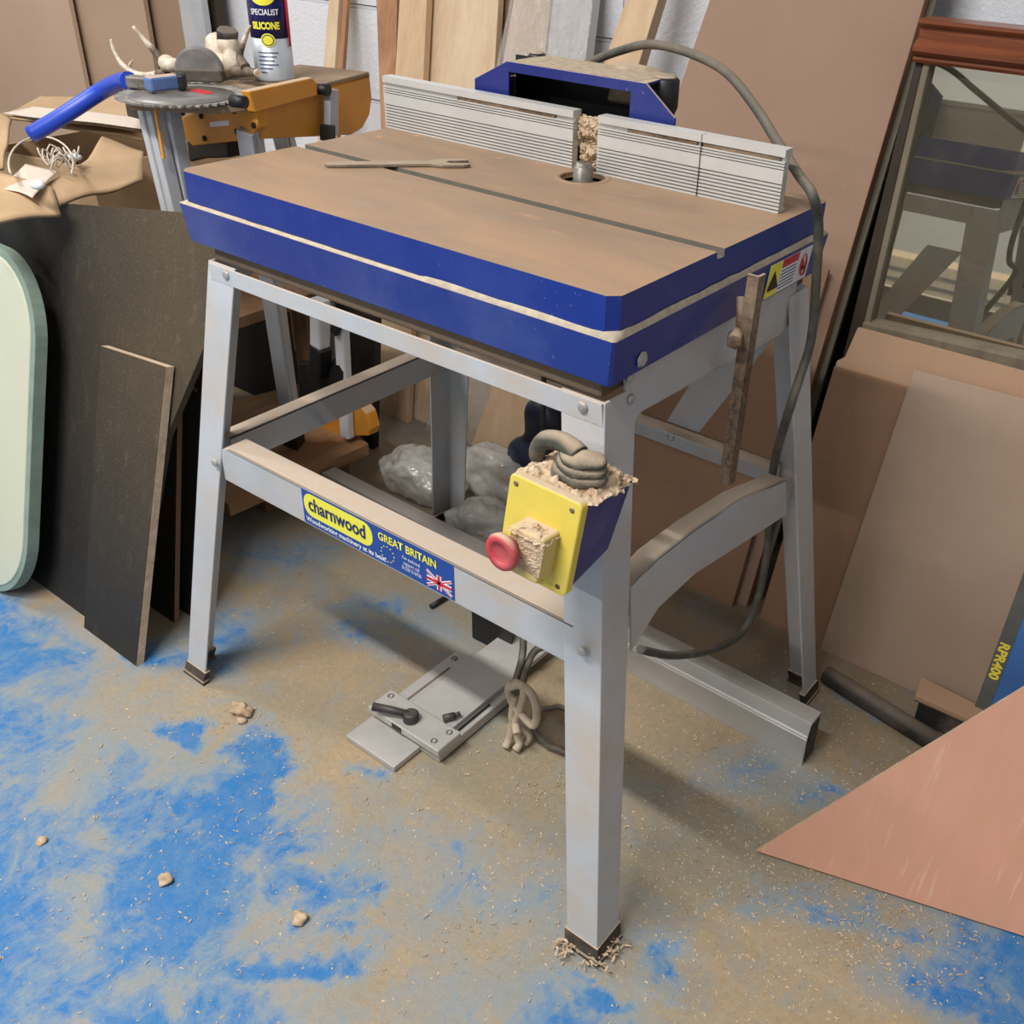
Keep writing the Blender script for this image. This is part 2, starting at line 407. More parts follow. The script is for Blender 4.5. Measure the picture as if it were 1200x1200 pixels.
def heap(mb, o, ux, uy, up, nx, ny, hgt, frq, seed, edge=.25, base=0):
    """a ragged lump of dust: a bumpy sheet spanned by ux, uy that rises along up"""
    o = V(o); ux = V(ux); uy = V(uy); up = V(up).normalized(); g = []
    for i in range(nx + 1):
        row = []
        for j in range(ny + 1):
            s_, t_ = i / nx, j / ny
            w = min(1, min(s_, 1 - s_, t_, 1 - t_) / edge)
            p = o + ux * s_ + uy * t_
            q = p * frq + V((seed, 0, 0))
            h = w * (.55 + .5 * noise.noise(q)) + .30 * w ** .4 * noise.noise(q * 3.1) + .18 * w ** .3 * noise.noise(q * 8.3)
            j1 = V((noise.noise(q * 3 + V((9, 0, 0))), noise.noise(q * 3 + V((0, 9, 0))), noise.noise(q * 3 + V((0, 0, 9))))) * hgt * .25
            row.append(mb.b.verts.new(p + up * (base + hgt * h) + j1))
        g.append(row)
    for i in range(nx):
        for j in range(ny): mb.face([g[i][j], g[i + 1][j], g[i + 1][j + 1], g[i][j + 1]])
def empty(name, loc):
    o = bpy.data.objects.new(name, None); COL.objects.link(o); o.location = loc; o['_o'] = tuple(loc); o.empty_display_size = .05
    return o
def smooth_path(p, k=6):
    out = []
    for i in range(len(p) - 1):
        p0, p1, p2, p3 = p[max(i - 1, 0)], p[i], p[i + 1], p[min(i + 2, len(p) - 1)]
        for j in range(k):
            t = j / k
            out.append(.5 * ((2 * p1) + (p2 - p0) * t + (2 * p0 - 5 * p1 + 4 * p2 - p3) * t * t + (3 * p1 - p0 - 3 * p2 + p3) * t ** 3))
    return out + [p[-1]]
def tag(o, label, cat, group=None, kind=None):
    o['label'] = label; o['category'] = cat
    if group: o['group'] = group
    if kind: o['kind'] = kind
    return o
def struct(o): o['kind'] = 'structure'; return o
def text(s, name, size, org, xd, yd, mat, parent, depth=.0006, sx=1.0, bold=.0, align='LEFT', shear=0):
    cu = bpy.data.curves.new('t', 'FONT'); cu.body = s; cu.size = size; cu.offset = bold; cu.align_x = align; cu.resolution_u = 3; cu.shear = shear
    ob = bpy.data.objects.new('t', cu); COL.objects.link(ob)
    me = bpy.data.meshes.new_from_object(ob.evaluated_get(bpy.context.evaluated_depsgraph_get()))
    bpy.data.objects.remove(ob); bpy.data.curves.remove(cu)
    xd = V(xd).normalized(); yd = V(yd).normalized(); n = xd.cross(yd)
    b = bmesh.new(); b.from_mesh(me); bpy.data.meshes.remove(me)
    for v in b.verts: v.co = V(org) + xd * v.co.x * sx + yd * v.co.y + n * depth
    mb = MB(); mb.b.free(); mb.b = b
    for f in b.faces: f.material_index = 0
    return mb.build(name, mat, parent)

# ------------------------------------------------------------------ the room
RX0, RX1, RY0, RY1, RH = -3.2, 3.0, -4.5, 0.92, 2.8
m = MB(); m.box(RX0, RX1, RY0, RY1 + .2, -.1, 0); struct(m.build('floor', 'floor'))
m = MB(); m.box(RX0, RX1, RY1, RY1 + .15, 0, RH); struct(m.build('wall_back', 'wall'))
m = MB(); m.box(RX0 - .15, RX0, RY0, RY1 + .15, 0, RH); struct(m.build('wall_left', 'paint'))
m = MB(); m.box(RX1, RX1 + .15, RY0, RY1 + .15, 0, RH); struct(m.build('wall_right', 'paint'))
m = MB(); m.box(RX0 - .15, RX1 + .15, RY0 - .15, RY0, 0, RH); struct(m.build('wall_front', 'paint'))
m = MB(); m.box(RX0 - .15, RX1 + .15, RY0 - .15, RY1 + .15, RH, RH + .1); struct(m.build('ceiling', 'paint'))
def area(name, loc, sx, sy, power, col=(1, .985, .965), rot=(0, 0, 0)):
    l = bpy.data.lights.new(name, 'AREA'); l.shape = 'RECTANGLE'; l.size = sx; l.size_y = sy; l.energy = power; l.color = col
    o = bpy.data.objects.new(name, l); COL.objects.link(o); o.location = loc; o.rotation_euler = rot; return o
LIGHTS = [(-.2, -1.35, 80), (-.4, -3.3, 50), (-2.2, -.5, 28), (2.2, -1.2, 6)]
for x, y, pw in LIGHTS:
    area('tube_lamp', (x, y, 2.62), 1.5, .10, pw)
    m = MB(); m.box(x - .78, x + .78, y - .07, y + .07, 2.66, 2.799); fx = m.build('strip_light_housing', 'white', bevel=.005); struct(fx); fx.name = 'ceiling_light'
w = bpy.data.worlds.new('w'); S.world = w; w.use_nodes = True
w.node_tree.nodes['Background'].inputs[0].default_value = (.8, .85, .9, 1); w.node_tree.nodes['Background'].inputs[1].default_value = .3

# ------------------------------------------------------------------ THE MACHINE
MO = (0, 0, 0)
T = empty('spindle_moulder', MO)
tag(T, 'blue router table machine with dusty brown top on splayed grey steel legs', 'router table')
# table top with mitre slot and spindle hole
A, B = .347, .239; H = .85; TT = .039; SY = -.039; SW = .008
CH = .011
def topmesh():
    m = MB(); b = m.b
    # outline with chamfered corners, hole and slot cut by boolean-free strips
    out = [(-A + CH, -B), (A - CH, -B), (A, -B + CH), (A, B - CH), (A - CH, B), (-A + CH, B), (-A, B - CH), (-A, -B + CH)]
    HC = V((.052, .105)); HR = .03
    # front slab part (below the slot)
    fr = [(-A + CH, -B), (A - CH, -B), (A, -B + CH), (A, SY - SW), (-A, SY - SW), (-A, -B + CH)]
    m.mi = 0; m.prism([(x, y, H) for x, y in fr], (0, 0, -TT))
    # slot floor
    m.mi = 1; m.box(-A, A, SY - SW, SY + SW, H - TT, H - .009)
    m.b.faces.ensure_lookup_table()
    for f in list(m.b.faces)[-6:]:
        if all(abs(v.co.z - (H - .009)) < 1e-6 for v in f.verts): f.material_index = 2
    m.mi = 0
    # rear part with round hole: ring of quads
    bk = [(-A, SY + SW), (A, SY + SW), (A, B - CH), (A - CH, B), (-A + CH, B), (-A, B - CH)]
    n = 48; ring = []; outer = []
    for k in range(n):
        a = 2 * math.pi * k / n; d = V((math.cos(a), math.sin(a))); ring.append(HC + d * HR)
        best = 9
        for i in range(len(bk)):
            p = V(bk[i]); q = V(bk[(i + 1) % len(bk)]); e = q - p
            den = d.x * e.y - d.y * e.x
            if abs(den) < 1e-9: continue
            w_ = p - HC; t = (w_.x * e.y - w_.y * e.x) / den; u = (w_.x * d.y - w_.y * d.x) / den
            if t > 0 and -1e-6 <= u <= 1 + 1e-6: best = min(best, t)
        outer.append(HC + d * best)
    for z0, flip in ((H, 0), (H - TT, 1)):
        rv = [b.verts.new((p.x, p.y, z0)) for p in ring]; ov = [b.verts.new((p.x, p.y, z0)) for p in outer]
        for k in range(n): m.face([rv[k], rv[(k + 1) % n], ov[(k + 1) % n], ov[k]])
        # corner triangles
        for c in bk:
            a = math.atan2(c[1] - HC.y, c[0] - HC.x) % (2 * math.pi); k = int(a / (2 * math.pi) * n) % n
            cv = b.verts.new((c[0], c[1], z0)); m.face([ov[k], cv, ov[(k + 1) % n]])
        if not flip: top = (rv, ov)
        else:
            for k in range(n): m.face([top[0][k], top[0][(k + 1) % n], rv[(k + 1) % n], rv[k]])
    m2 = [(x, y, H) for x, y in bk]
    for i in range(len(m2)):
        p = m2[i]; q = m2[(i + 1) % len(m2)]
        m.face([b.verts.new(p), b.verts.new(q), b.verts.new((q[0], q[1], H - TT)), b.verts.new((p[0], p[1], H - TT))])
    bmesh.ops.remove_doubles(b, verts=b.verts, dist=1e-5)
    b.faces.ensure_lookup_table()
    for f in b.faces:
        f.normal_update()
        if abs(f.normal.z) < .5 and f.material_index == 0:
            c = f.calc_center_median()
            if abs(c.y - SY) < SW * 1.5 and abs(c.x) < A - .001: f.material_index = 2
            elif (V((c.x, c.y)) - HC).length > .04: f.material_index = 1
    return m
M['slot'] = plain('slot dust', (96, 94, 84), .8, 0, .1, 30, c2=(108, 100, 86))
topmesh().build('table_top', ['top', 'blue', 'slot'], T)
# the blue base casting, a little larger and tapering down
A2, B2 = .352, .244
m = MB()
def outl(a, b_, c, z): return [(-a + c, -b_, z), (a - c, -b_, z), (a, -b_ + c, z), (a, b_ - c, z), (a - c, b_, z), (-a + c, b_, z), (-a, b_ - c, z), (-a, -b_ + c, z)]
m = MB()
rings = [outl(A2, B2, .003, .8075), outl(A2 - .006, B2 - .005, .003, .757), outl(A2 - .012, B2 - .012, .003, .757), outl(A2 - .012, B2 - .012, .003, .79)]
vv = [[m.b.verts.new(p) for p in r] for r in rings]
m.mi = 0
for a_, c_ in zip(vv, vv[1:]):
    for k in range(8): m.face([a_[k], a_[(k + 1) % 8], c_[(k + 1) % 8], c_[k]])
m.face(vv[0]); m.face(vv[3])
m.build('table_base', 'blue2', T)
# dust ledge between the two castings
m = MB(); random.seed(3)
loop = outl(A2 - .001, B2 - .001, .003, .8075); up = outl(A - .002, B - .002, .011, .8115)
N = 40; prev = None
pts = []
for i in range(8):
    p, q = V(loop[i]), V(loop[(i + 1) % 8]); pu, qu = V(up[i]), V(up[(i + 1) % 8]); k = N if (p - q).length > .1 else 2
    for j in range(k):
        t = j / k; a_ = p.lerp(q, t); c_ = pu.lerp(qu, t); r = noise.noise(a_ * 40) * .0028
        thick = .0022 if a_.x > A - .01 else (.0015 if a_.x > .1 and a_.y < 0 else -.0008)
        a_.z += max(0, r + thick) * .5; c_.z = min(c_.z, .8115) + r * .6 + thick
        if thick > 0: a_ += (a_ - V((0, 0, a_.z))).normalized() * .0005; c_ += (c_ - V((0, 0, c_.z))).normalized() * .003
        pts.append((a_, c_, V((a_.x, a_.y, .8072))))
vs = [[m.b.verts.new(x) for x in p] for p in pts]
for i in range(len(vs)):
    a_, c_ = vs[i], vs[(i + 1) % len(vs)]
    m.face([a_[2], c_[2], c_[0], a_[0]]); m.face([a_[0], c_[0], c_[1], a_[1]])
m.build('sawdust_ledge', 'ledgedust', T, smooth=True)['kind'] = 'stuff'
# insert ring + spindle
HC = (.052, .105)
m = MB(); m.lathe((HC[0], HC[1], H), (0, 0, 1), [(.030, -.006), (.030, .0008), (.0375, .0008), (.0385, -.001), (.0385, -.002), (.029, -.006)], 48); m.build('insert_ring', 'top', T)
m = MB(); m.lathe((HC[0], HC[1], H), (0, 0, 1), [(.0135, -.06), (.0135, .013), (.0125, .0138), (.0125, .0145), (.0105, .0146), (.0105, .0195), (.002, .020)], 24)
sp = m.build('spindle', 'steel', T)
m = MB(); m.lathe((HC[0], HC[1], H), (0, 0, 1), [(.031, -.07), (.031, -.045), (.0, -.045)], 24); m.build('spindle_housing', 'black', T)
m = MB(); m.lathe((HC[0], HC[1], H - .012), (0, 0, 1), [(.0165, 0), (.0185, .001), (.0185, .006), (.0165, .007)], 6); m.build('collet_nut', 'steel', T)
# fences (extruded aluminium)
FY = .133; FHH = .0755
def fence(x0, x1, name):
    prof = []
    def seg(z0, z1, y): prof.extend([(y, z0), (y, z1)])
    z = 0
    for i in range(8): seg(z, z + .0026, 0); seg(z + .0027, z + .0043, .0045); z += .0044
    seg(z, .051, 0)
    z = .051
    for i in range(3): seg(z, z + .0013, .004); seg(z + .0014, z + .0034, 0); z += .0034
    seg(z, .0665, .004)
    seg(.0665, FHH, -.0008)
    prof += [(.018, FHH), (.018, .066), (.012, .066), (.012, .004), (.018, .004), (.018, 0)]
    m = MB(); m.prism([(x0, FY + y, H + .0003 + z) for y, z in prof], (x1 - x0, 0, 0)); return m.build(name, 'alu', T)
f1 = fence(-.353, .012, 'fence'); f2 = fence(.053, .327, 'fence')
m = MB(); m.box(.2115, .2123, FY - .0012, FY + .01, H, H + FHH + .0006); m.build('seam', 'rubber', f2)
for a_, c_, pr_ in ((-.20, -.02, f1), (.10, .205, f2), (.214, .32, f2)):
    m = MB(); m.box(a_, c_, FY + .0005, FY + .0038, H + .0615, H + .0660); m.build('rust_streak', 'rust', pr_)
# dust plug packed between the fences
m = MB()
heap(m, (.012, FY + .018, H + .001), (.042, 0, 0), (0, 0, .068), (0, -1, 0), 26, 40, .012, 70, 2, .12)
heap(m, (.030, FY + .010, H + .001), (.024, 0, 0), (0, 0, .030), (0, -1, 0), 18, 22, .016, 90, 5, .25)
heap(m, (.012, FY + .012, H + .040), (.042, 0, 0), (0, 0, .026), (0, -1, 0), 26, 18, .014, 90, 8, .25)
m.build('sawdust_plug', 'sawdust', T)['kind'] = 'stuff'
# guard hood: blue plate frame with an opening, standing behind the fences
hood = MB()
GY = .165
o_ = [Yp(*p, GY) for p in [(556, 92), (594, 72), (757, 97), (791, 135), (790, 150), (770, 150), (556, 100)]]
o_ = [V((p.x, GY, p.z)) for p in o_]
gx0, gx1 = o_[0].x, o_[4].x; ztop = (o_[1].z + o_[2].z) / 2
xl1, xr1 = o_[1].x, o_[2].x
zb = .895
front = [(gx0, GY, zb), (gx0, GY, o_[0].z), (xl1, GY, ztop), (xr1, GY, ztop), (gx1, GY, o_[3].z - .004), (gx1, GY, zb)]
# opening
ox0, ox1, oz0, oz1 = Yp(596, 90, GY).x, Yp(738, 120, GY).x, .912, ztop - .014
op = [(ox0, oz0), (ox0, oz1), (ox1 - .008, oz1), (ox1, oz1 - .01), (ox1, oz0)]
b = hood.b
FO = [(gx0, zb), (gx0, o_[0].z), (xl1, ztop), (xr1, ztop), (gx1, o_[3].z - .004), (gx1, zb)]
FI = [(ox0, oz0), (ox0, oz0 + .012), (ox0, oz1), (ox1, oz1), (ox1, oz0 + .012), (ox1, oz0)]
for y0, y1 in ((GY, GY + .004),):
    fo = [[b.verts.new((x, y, z)) for x, z in FO] for y in (y0, y1)]; fi = [[b.verts.new((x, y, z)) for x, z in FI] for y in (y0, y1)]
    for s_ in (0, 1):
        for k in range(6): hood.face([fo[s_][k], fo[s_][(k + 1) % 6], fi[s_][(k + 1) % 6], fi[s_][k]])
    for k in range(6):
        hood.face([fo[0][k], fo[0][(k + 1) % 6], fo[1][(k + 1) % 6], fo[1][k]]); hood.face([fi[0][k], fi[0][(k + 1) % 6], fi[1][(k + 1) % 6], fi[1][k]])
# roof going back
DB = .09
hood.box(gx0, gx0 + .004, GY + .004, GY + DB, zb, o_[0].z - .005)
hood.box(xl1, xr1 - .03, GY + .002, GY + DB, ztop - .004, ztop); hood.prism([(xr1 - .032, GY + .002, ztop - .004), (xr1, GY + .002, ztop - .004), (xr1 - .01, GY + DB, ztop - .004), (xr1 - .032, GY + DB, ztop - .004)], (0, 0, .004))
hood.prism([(gx0, GY + .002, o_[0].z), (xl1, GY + .002, ztop), (xl1, GY + .002, ztop - .004), (gx0, GY + .002, o_[0].z - .005)], (0, DB, 0))
hd = hood.build('guard_hood', 'navy', T, bevel=.001)
m = MB(); heap(m, (xl1 + .002, GY + .002, ztop + .0003), (xr1 - xl1 - .016, 0, 0), (0, DB - .003, 0), (0, 0, 1), 60, 24, .0016, 60, 3, .1); m.build('dust_layer', 'sawdust2', hd)['kind'] = 'stuff'
m = MB(); m.box(gx0 + .006, xr1 - .05, GY + DB - .004, GY + DB, zb - .03, ztop - .005); m.build('hood_back', 'black', hd)
m = MB(); m.box(gx0, gx1 - .0, GY + .002, GY + DB, H + .0002, H + .010); m.box(gx0, gx0 + .03, GY + .004, GY + DB, H + .01, zb + .004); m.box(gx1 - .02, gx1, GY + .004, GY + .03, H + .01, zb + .004); m.build('hood_bracket', 'blackd', hd)
m = MB(); heap(m, (.02, GY + .006, H + .012), (.10, 0, 0), (0, .06, 0), (0, 0, 1), 40, 30, .055, 30, 4, .35); m.build('shavings_heap', 'rustdust', hd)['kind'] = 'stuff'
for (u0, u1, vt, vb, yy) in ((765, 795, 90, 125, .225), (650 - 29, 667 - 29, 62, 72, .24)):
    a_ = Yp((u0 + u1) / 2, (vt), yy); r = (Yp(u1, vt, yy) - Yp(u0, vt, yy)).length / 2
    m = MB(); zb_ = Yp((u0 + u1) / 2, vb, yy).z
    prof = [(r * .8, zb_ - a_.z - .01), (r, zb_ - a_.z), (r, -.004), (r * .8, 0)]
    m.lathe(a_, (0, 0, 1), prof, 12); k_ = m.build('clamp_knob', 'black', hd)
    m = MB(); m.lathe(a_, (0, 0, 1), [(r * .8, -.001), (r * .75, .0008), (r * .2, .0012)], 12); m.build('dust_cap', 'sawdust2', k_)
m = MB(); dl = Yp(738, 80, .235); m.lathe((dl.x, .26, ztop - .03), (0, .3, 1), [(.04, -.02), (.04, .026), (.036, .031), (.01, .033)], 32); m.build('dust_port', 'sawdust2', hd)
# spindle body below
m = MB(); m.box(-.306, .332, -.232, .232, .737, .789); m.build('underframe', 'under', T, bevel=.003)
m = MB(); m.lathe((.052, .10, .56), (0, 0, 1), [(.03, 0), (.05, .01), (.055, .03), (.055, .16), (.05, .18)], 32); m.build('motor', 'black', T)
m = MB(); ra = Yp(637, 470, .05); m.tube([(ra.x, .05, .76), (ra.x, .05, .44)], .004); m.build('lift_rod', 'black', T)
# ---- legs
ZT = .735
def LC(sx, sy, z): return V((sx * (.3285 + .1075 * (ZT - z) / ZT) + .0105 * z / ZT, sy * (.235 + .09 * (ZT - z) / ZT), z))
LW = .05
BOL = []
for sx in (-1, 1):
    for sy in (-1, 1):
        m = MB(); t_ = .0035; w_t, w_b = .057, .048
        pr_ = []
        for z, w_ in ((.012, w_b), (ZT, w_t)):
            c_ = LC(sx, sy, z)
            pr_.append([c_, c_ + V((-sx * w_, 0, 0)), c_ + V((-sx * w_, -sy * t_, 0)), c_ + V((-sx * t_, -sy * t_, 0)), c_ + V((-sx * t_, -sy * w_, 0)), c_ + V((0, -sy * w_, 0))])
        lo = [m.b.verts.new(p) for p in pr_[0]]; hi = [m.b.verts.new(p) for p in pr_[1]]
        for k in range(6): m.face([lo[k], lo[(k + 1) % 6], hi[(k + 1) % 6], hi[k]])
        m.face(lo); m.face(hi)
        lg = m.build('leg', 'leg', T, bevel=.0012)
        c0 = LC(sx, sy, 0); c1 = LC(sx, sy, .03)
        m = MB()
        def ringz(c_, g, z): return [V((c_.x + sx * g, c_.y + sy * g, z)), V((c_.x - sx * (w_b + g), c_.y + sy * g, z)), V((c_.x - sx * (w_b + g), c_.y - sy * .008, z)), V((c_.x - sx * .008, c_.y - sy * .008, z)), V((c_.x - sx * .008, c_.y - sy * (w_b + g), z)), V((c_.x + sx * g, c_.y - sy * (w_b + g), z))]
        levels = [ringz(c0, .004, 0), ringz(c0, .004, .006), ringz(c0, .0022, .008), ringz(c1, .0022, .026)]
        vv = [[m.b.verts.new(p) for p in r] for r in levels]
        for a_, c_ in zip(vv, vv[1:]):
            for k in range(6): m.face([a_[k], a_[(k + 1) % 6], c_[(k + 1) % 6], c_[k]])
        m.face(vv[0]); m.face(vv[-1]); m.build('foot', 'rubber', lg)
def boltat(p, n, r=.0065, par=T, h=.003, hexa=False):
    m = MB(); m.lathe(p, n, [(r, 0), (r, h * .3), (r * .8, h * .8), (r * .3, h)] if not hexa else [(r * 1.25, 0), (r * 1.25, h * .3), (r * .9, h * .35), (r * .9, h)], 6 if hexa else 16); return m.build('bolt', 'bolt', par)
# top rails
m = MB(); m.prism([(-.312, -.2385, .7105), (.340, -.2385, .7095), (.337, -.2385, .735), (-.314, -.2385, .733)], (0, .003, 0)); m.build('top_rail', 'leg', T, bevel=.0006)
m = MB(); m.prism([(-.29, .236, .70), (.29, .236, .70), (.29, .236, .735), (-.29, .236, .735)], (0, .003, 0)); m.build('top_rail', 'leg', T, bevel=.0006)
for sx in (-1, 1):
    m = MB(); x_ = sx * .3275 + (.010 if sx > 0 else .010)
    ply = [(x_, -.20, .7565), (x_, .20, .7565), (x_, .195, .69), (x_ + sx * .004, .155, .688), (x_ + sx * .003, -.165, .700), (x_ + sx * .003, -.19, .690)]
    m.prism([(p[0], p[1], p[2]) for p in ply], (-sx * .003, 0, 0)); m.build('top_rail', 'leg', T, bevel=.0006)
# stretchers: channel sections
def chan(p, q, zt, zb, tw, inward, name='stretcher'):
    m = MB(); p = V(p); q = V(q); inw = V(inward)
    m.prism([V((p.x, p.y, zb)), V((q.x, q.y, zb)), V((q.x, q.y, zt)), V((p.x, p.y, zt))], inw * .003)
    m.prism([V((p.x, p.y, zt)), V((q.x, q.y, zt)), V((q.x, q.y, zt)) + inw * tw, V((p.x, p.y, zt)) + inw * tw], (0, 0, -.003))
    return m.build(name, 'leg', T, bevel=.0006)
yF = -.2685
# front stretcher carries the maker's plate
a_ = Yp(268, 517, yF); c_ = Yp(262, 562, yF); d_ = Yp(664, 698, yF); e_ = Yp(664, 772, yF)
m = MB(); zt = (a_.z + d_.z) / 2; zb_ = (c_.z + e_.z) / 2
fx0, fx1 = -.312, .335
zt, zb_ = .4665, .4085
m.prism([(fx0, yF, zb_), (fx1, yF, zb_), (fx1, yF, zt), (fx0 + .02, yF, zt), (fx0 + .006, yF, zt - .004), (fx0, yF, zt - .014)], (0, .003, 0))
m.prism([(fx0 + .012, yF, zt), (fx1, yF, zt), (fx1, yF + .038, zt), (fx0 + .012, yF + .038, zt)], (0, 0, -.003))
fs = m.build('stretcher', 'leg', T, bevel=.0008)
# side stretchers, bowed on the right
m = MB(); xs = .372
topc = [(740, 688), (770, 655), (815, 620), (870, 584), (921, 562)]; botc = [(922, 603), (870, 637), (815, 672), (772, 712), (740, 764)]
tp = [Xp(u, v, xs) for u, v in topc]; bt = [Xp(u, v, xs) for u, v in botc]
RS_in = 0.003
m.prism(tp + bt, (-.003, 0, 0))
for a_, c_ in zip(tp, tp[1:]): m.prism([a_, c_, c_ + V((-.028, 0, 0)), a_ + V((-.028, 0, 0))], (0, 0, -.003))
m.build('stretcher', 'leg', T, bevel=.0006)
chan((-.345, -.228, 0), (-.345, .235, 0), .450, .402, .03, (-1, 0, 0))
chan((-.33, .262, 0), (.33, .262, 0), .445, .405, .03, (0, -1, 0))
# diagonal brace and inner plate at the back
p0 = Yp(876, 392, .235); p1 = Yp(800, 500, .25); m = MB(); sv = V((.037, 0, 0))
m.prism([p0 - sv, p0 + sv, p1 + sv * .8, p1 - sv * .8], (0, .003, 0)); m.build('brace', 'leg', T, bevel=.0006)
# bolts
for u, v in ((265, 322), (683, 477), (682, 763), (252, 542)):
    boltat(Yp(u, v, LC(1, -1, .4).y - (.001 if v > 500 else -.03)) if v > 500 else Yp(u, v, -.2388), (0, -1, 0))
b_ = []
for u, v, hx in ((752, 421, True), (738, 443, False), (739, 468, False)):
    boltat(Xp(u, v, .349 if hx else .341), (1, 0, 0), .0075 if hx else .006, hexa=hx)
boltat(Xp(932, 577, LC(1, 1, .46).x + .0005), (1, 0, 0), .004)
boltat(Yp(786, 512, .2585), (0, -1, 0), .007)
# ---- the maker's sticker on the front stretcher
ys = yF - .0006
xa = Yp(355, 590, ys).x; xb = Yp(532, 680, ys).x; za, zc = .4115, .4655
W_, Hh = xb - xa, zc - za
st = MB(); st.box(xa, xb, ys - .0002, ys + .0002, za, zc); stk = st.build('maker_sticker', 'stick_blue', T)
def rrect(x0, x1, z0, z1, r, y, n=8):
    p = []
    for cx, cz, a0 in ((x1 - r, z1 - r, 0), (x0 + r, z1 - r, 90), (x0 + r, z0 + r, 180), (x1 - r, z0 + r, 270)):
        for k in range(n + 1):
            a = math.radians(a0 + 90 * k / n); p.append(V((cx + r * math.cos(a), y, cz + r * math.sin(a))))
    return p
m = MB(); m.prism(rrect(xa + W_ * .012, xa + W_ * .49, za + Hh * .27, za + Hh * .95, Hh * .30, ys - .0003), (0, -.0002, 0)); m.build('logo_oval', 'stick_yel', stk)
X = (1, 0, 0); Z = (0, 0, 1)
text('charnwood', 'logo_lettering', Hh * .56, (xa + W_ * .045, ys - .0006, za + Hh * .47), X, Z, 'txt_navy', stk, sx=.82, bold=.0006)
text('Woodworking machinery at its best!', 'strapline', Hh * .20, (xa + W_ * .02, ys - .0004, za + Hh * .09), X, Z, 'stick_white', stk, sx=.98, bold=.0002)
text('GREAT BRITAIN', 'country_lettering', Hh * .31, (xa + W_ * .53, ys - .0004, za + Hh * .68), X, Z, 'stick_yel', stk, sx=.88, bold=.0004)
text('For technical\nsupport call\n01530 516926', 'support_lettering', Hh * .15, (xa + W_ * .74, ys - .0004, za + Hh * .46), X, Z, 'stick_white', stk, sx=.75, align='CENTER')
m = MB()
for k in range(12):
    a = 2 * math.pi * k / 12; cx = xa + W_ * .585 + math.cos(a) * Hh * .22; cz = za + Hh * .34 + math.sin(a) * Hh * .22; r = Hh * .028
    m.prism([(cx + r * (1 if j % 2 else .45) * math.sin(j * math.pi / 5), ys - .0003, cz + r * (1 if j % 2 else .45) * math.cos(j * math.pi / 5)) for j in range(10)], (0, -.0002, 0))
m.build('star_ring', 'stick_yel', stk)
# union flag
fx, fz, fw, fh = xa + W_ * .835, za + Hh * .08, W_ * .15, Hh * .42
def fbar(mb, x0, z0, x1, z1, w, dy):
    d = V((x1 - x0, 0, z1 - z0)).normalized(); n = V((-d.z, 0, d.x)) * w / 2
    mb.prism([V((x0, ys - dy, z0)) + n, V((x1, ys - dy, z1)) + n, V((x1, ys - dy, z1)) - n, V((x0, ys - dy, z0)) - n], (0, -.0002, 0))
m = MB(); fbar(m, fx, fz, fx + fw, fz + fh, fh * .2, .0003); fbar(m, fx, fz + fh, fx + fw, fz, fh * .2, .0003)
fbar(m, fx, fz + fh / 2, fx + fw, fz + fh / 2, fh * .36, .0004); fbar(m, fx + fw / 2, fz, fx + fw / 2, fz + fh, fh * .36, .0004); m.build('flag_white', 'stick_white', stk)
m = MB(); fbar(m, fx, fz + fh / 2, fx + fw, fz + fh / 2, fh * .19, .0007); fbar(m, fx + fw / 2, fz, fx + fw / 2, fz + fh, fh * .19, .0007)
fbar(m, fx, fz, fx + fw, fz + fh, fh * .07, .0006); fbar(m, fx, fz + fh, fx + fw, fz, fh * .07, .0006); m.build('flag_red', 'stick_red', stk)
# ---- warning label on the right side of the base
xw = A2 + .0006 - .002
q = [Xp(901, 318, xw), Xp(900, 346, xw), Xp(951, 317, xw), Xp(951, 288, xw)]
y0, y1 = q[0].y, q[3].y; z1 = .8035; z0 = .760
m = MB(); m.prism([(A2 - .0045, y0, z0), (A2 - .0045, y1, z0), (A2 + .0004, y1, z1), (A2 + .0004, y0, z1)], (.0006, 0, 0)); wl = m.build('warning_label', 'stick_white', T)
def wq(f0, f1, g0, g1, name, mat, e=.0009):
    def P_(f, g): return V((A2 - .0045 + .0049 * g + e, y0 + (y1 - y0) * f, z0 + (z1 - z0) * g))
    m = MB(); m.prism([P_(f0, g0), P_(f1, g0), P_(f1, g1), P_(f0, g1)], (-.0004, 0, 0)); return m.build(name, mat, wl)
wq(0, .27, 0, 1, 'yellow_panel', 'stick_yel'); wq(.29, .68, .74, 1, 'red_panel', 'stick_red')
for k in range(6): wq(.30, .66, .10 + k * .105, .13 + k * .105, 'text_line', 'txt_navy')
cy_, cz_ = y0 + (y1 - y0) * .84, z0 + (z1 - z0) * .5
m = MB(); m.tube([(A2 - .0004, cy_ + .008 * math.cos(a * math.pi / 12), cz_ + .014 * math.sin(a * math.pi / 12)) for a in range(25)], .0011, 6); m.tube([(A2 - .0004, cy_ - .005, cz_ + .009), (A2 - .0004, cy_ + .005, cz_ - .009)], .0009, 6); m.build('prohibition_symbol', 'stick_red', wl)
m = MB(); m.ico((A2 - .0006, cy_ - .002, cz_ - .004), .004, 1, (.1, 1, 1)); m.build('hand_symbol', 'black', wl)
m = MB(); m.prism([(A2 - .0012, y0 + .002, z0 + .01), (A2 - .0012, y0 + (y1 - y0) * .25, z0 + .01), (A2 - .0004, y0 + (y1 - y0) * .13, z0 + .034)], (.0008, 0, 0)); m.build('hazard_triangle', 'black', wl)
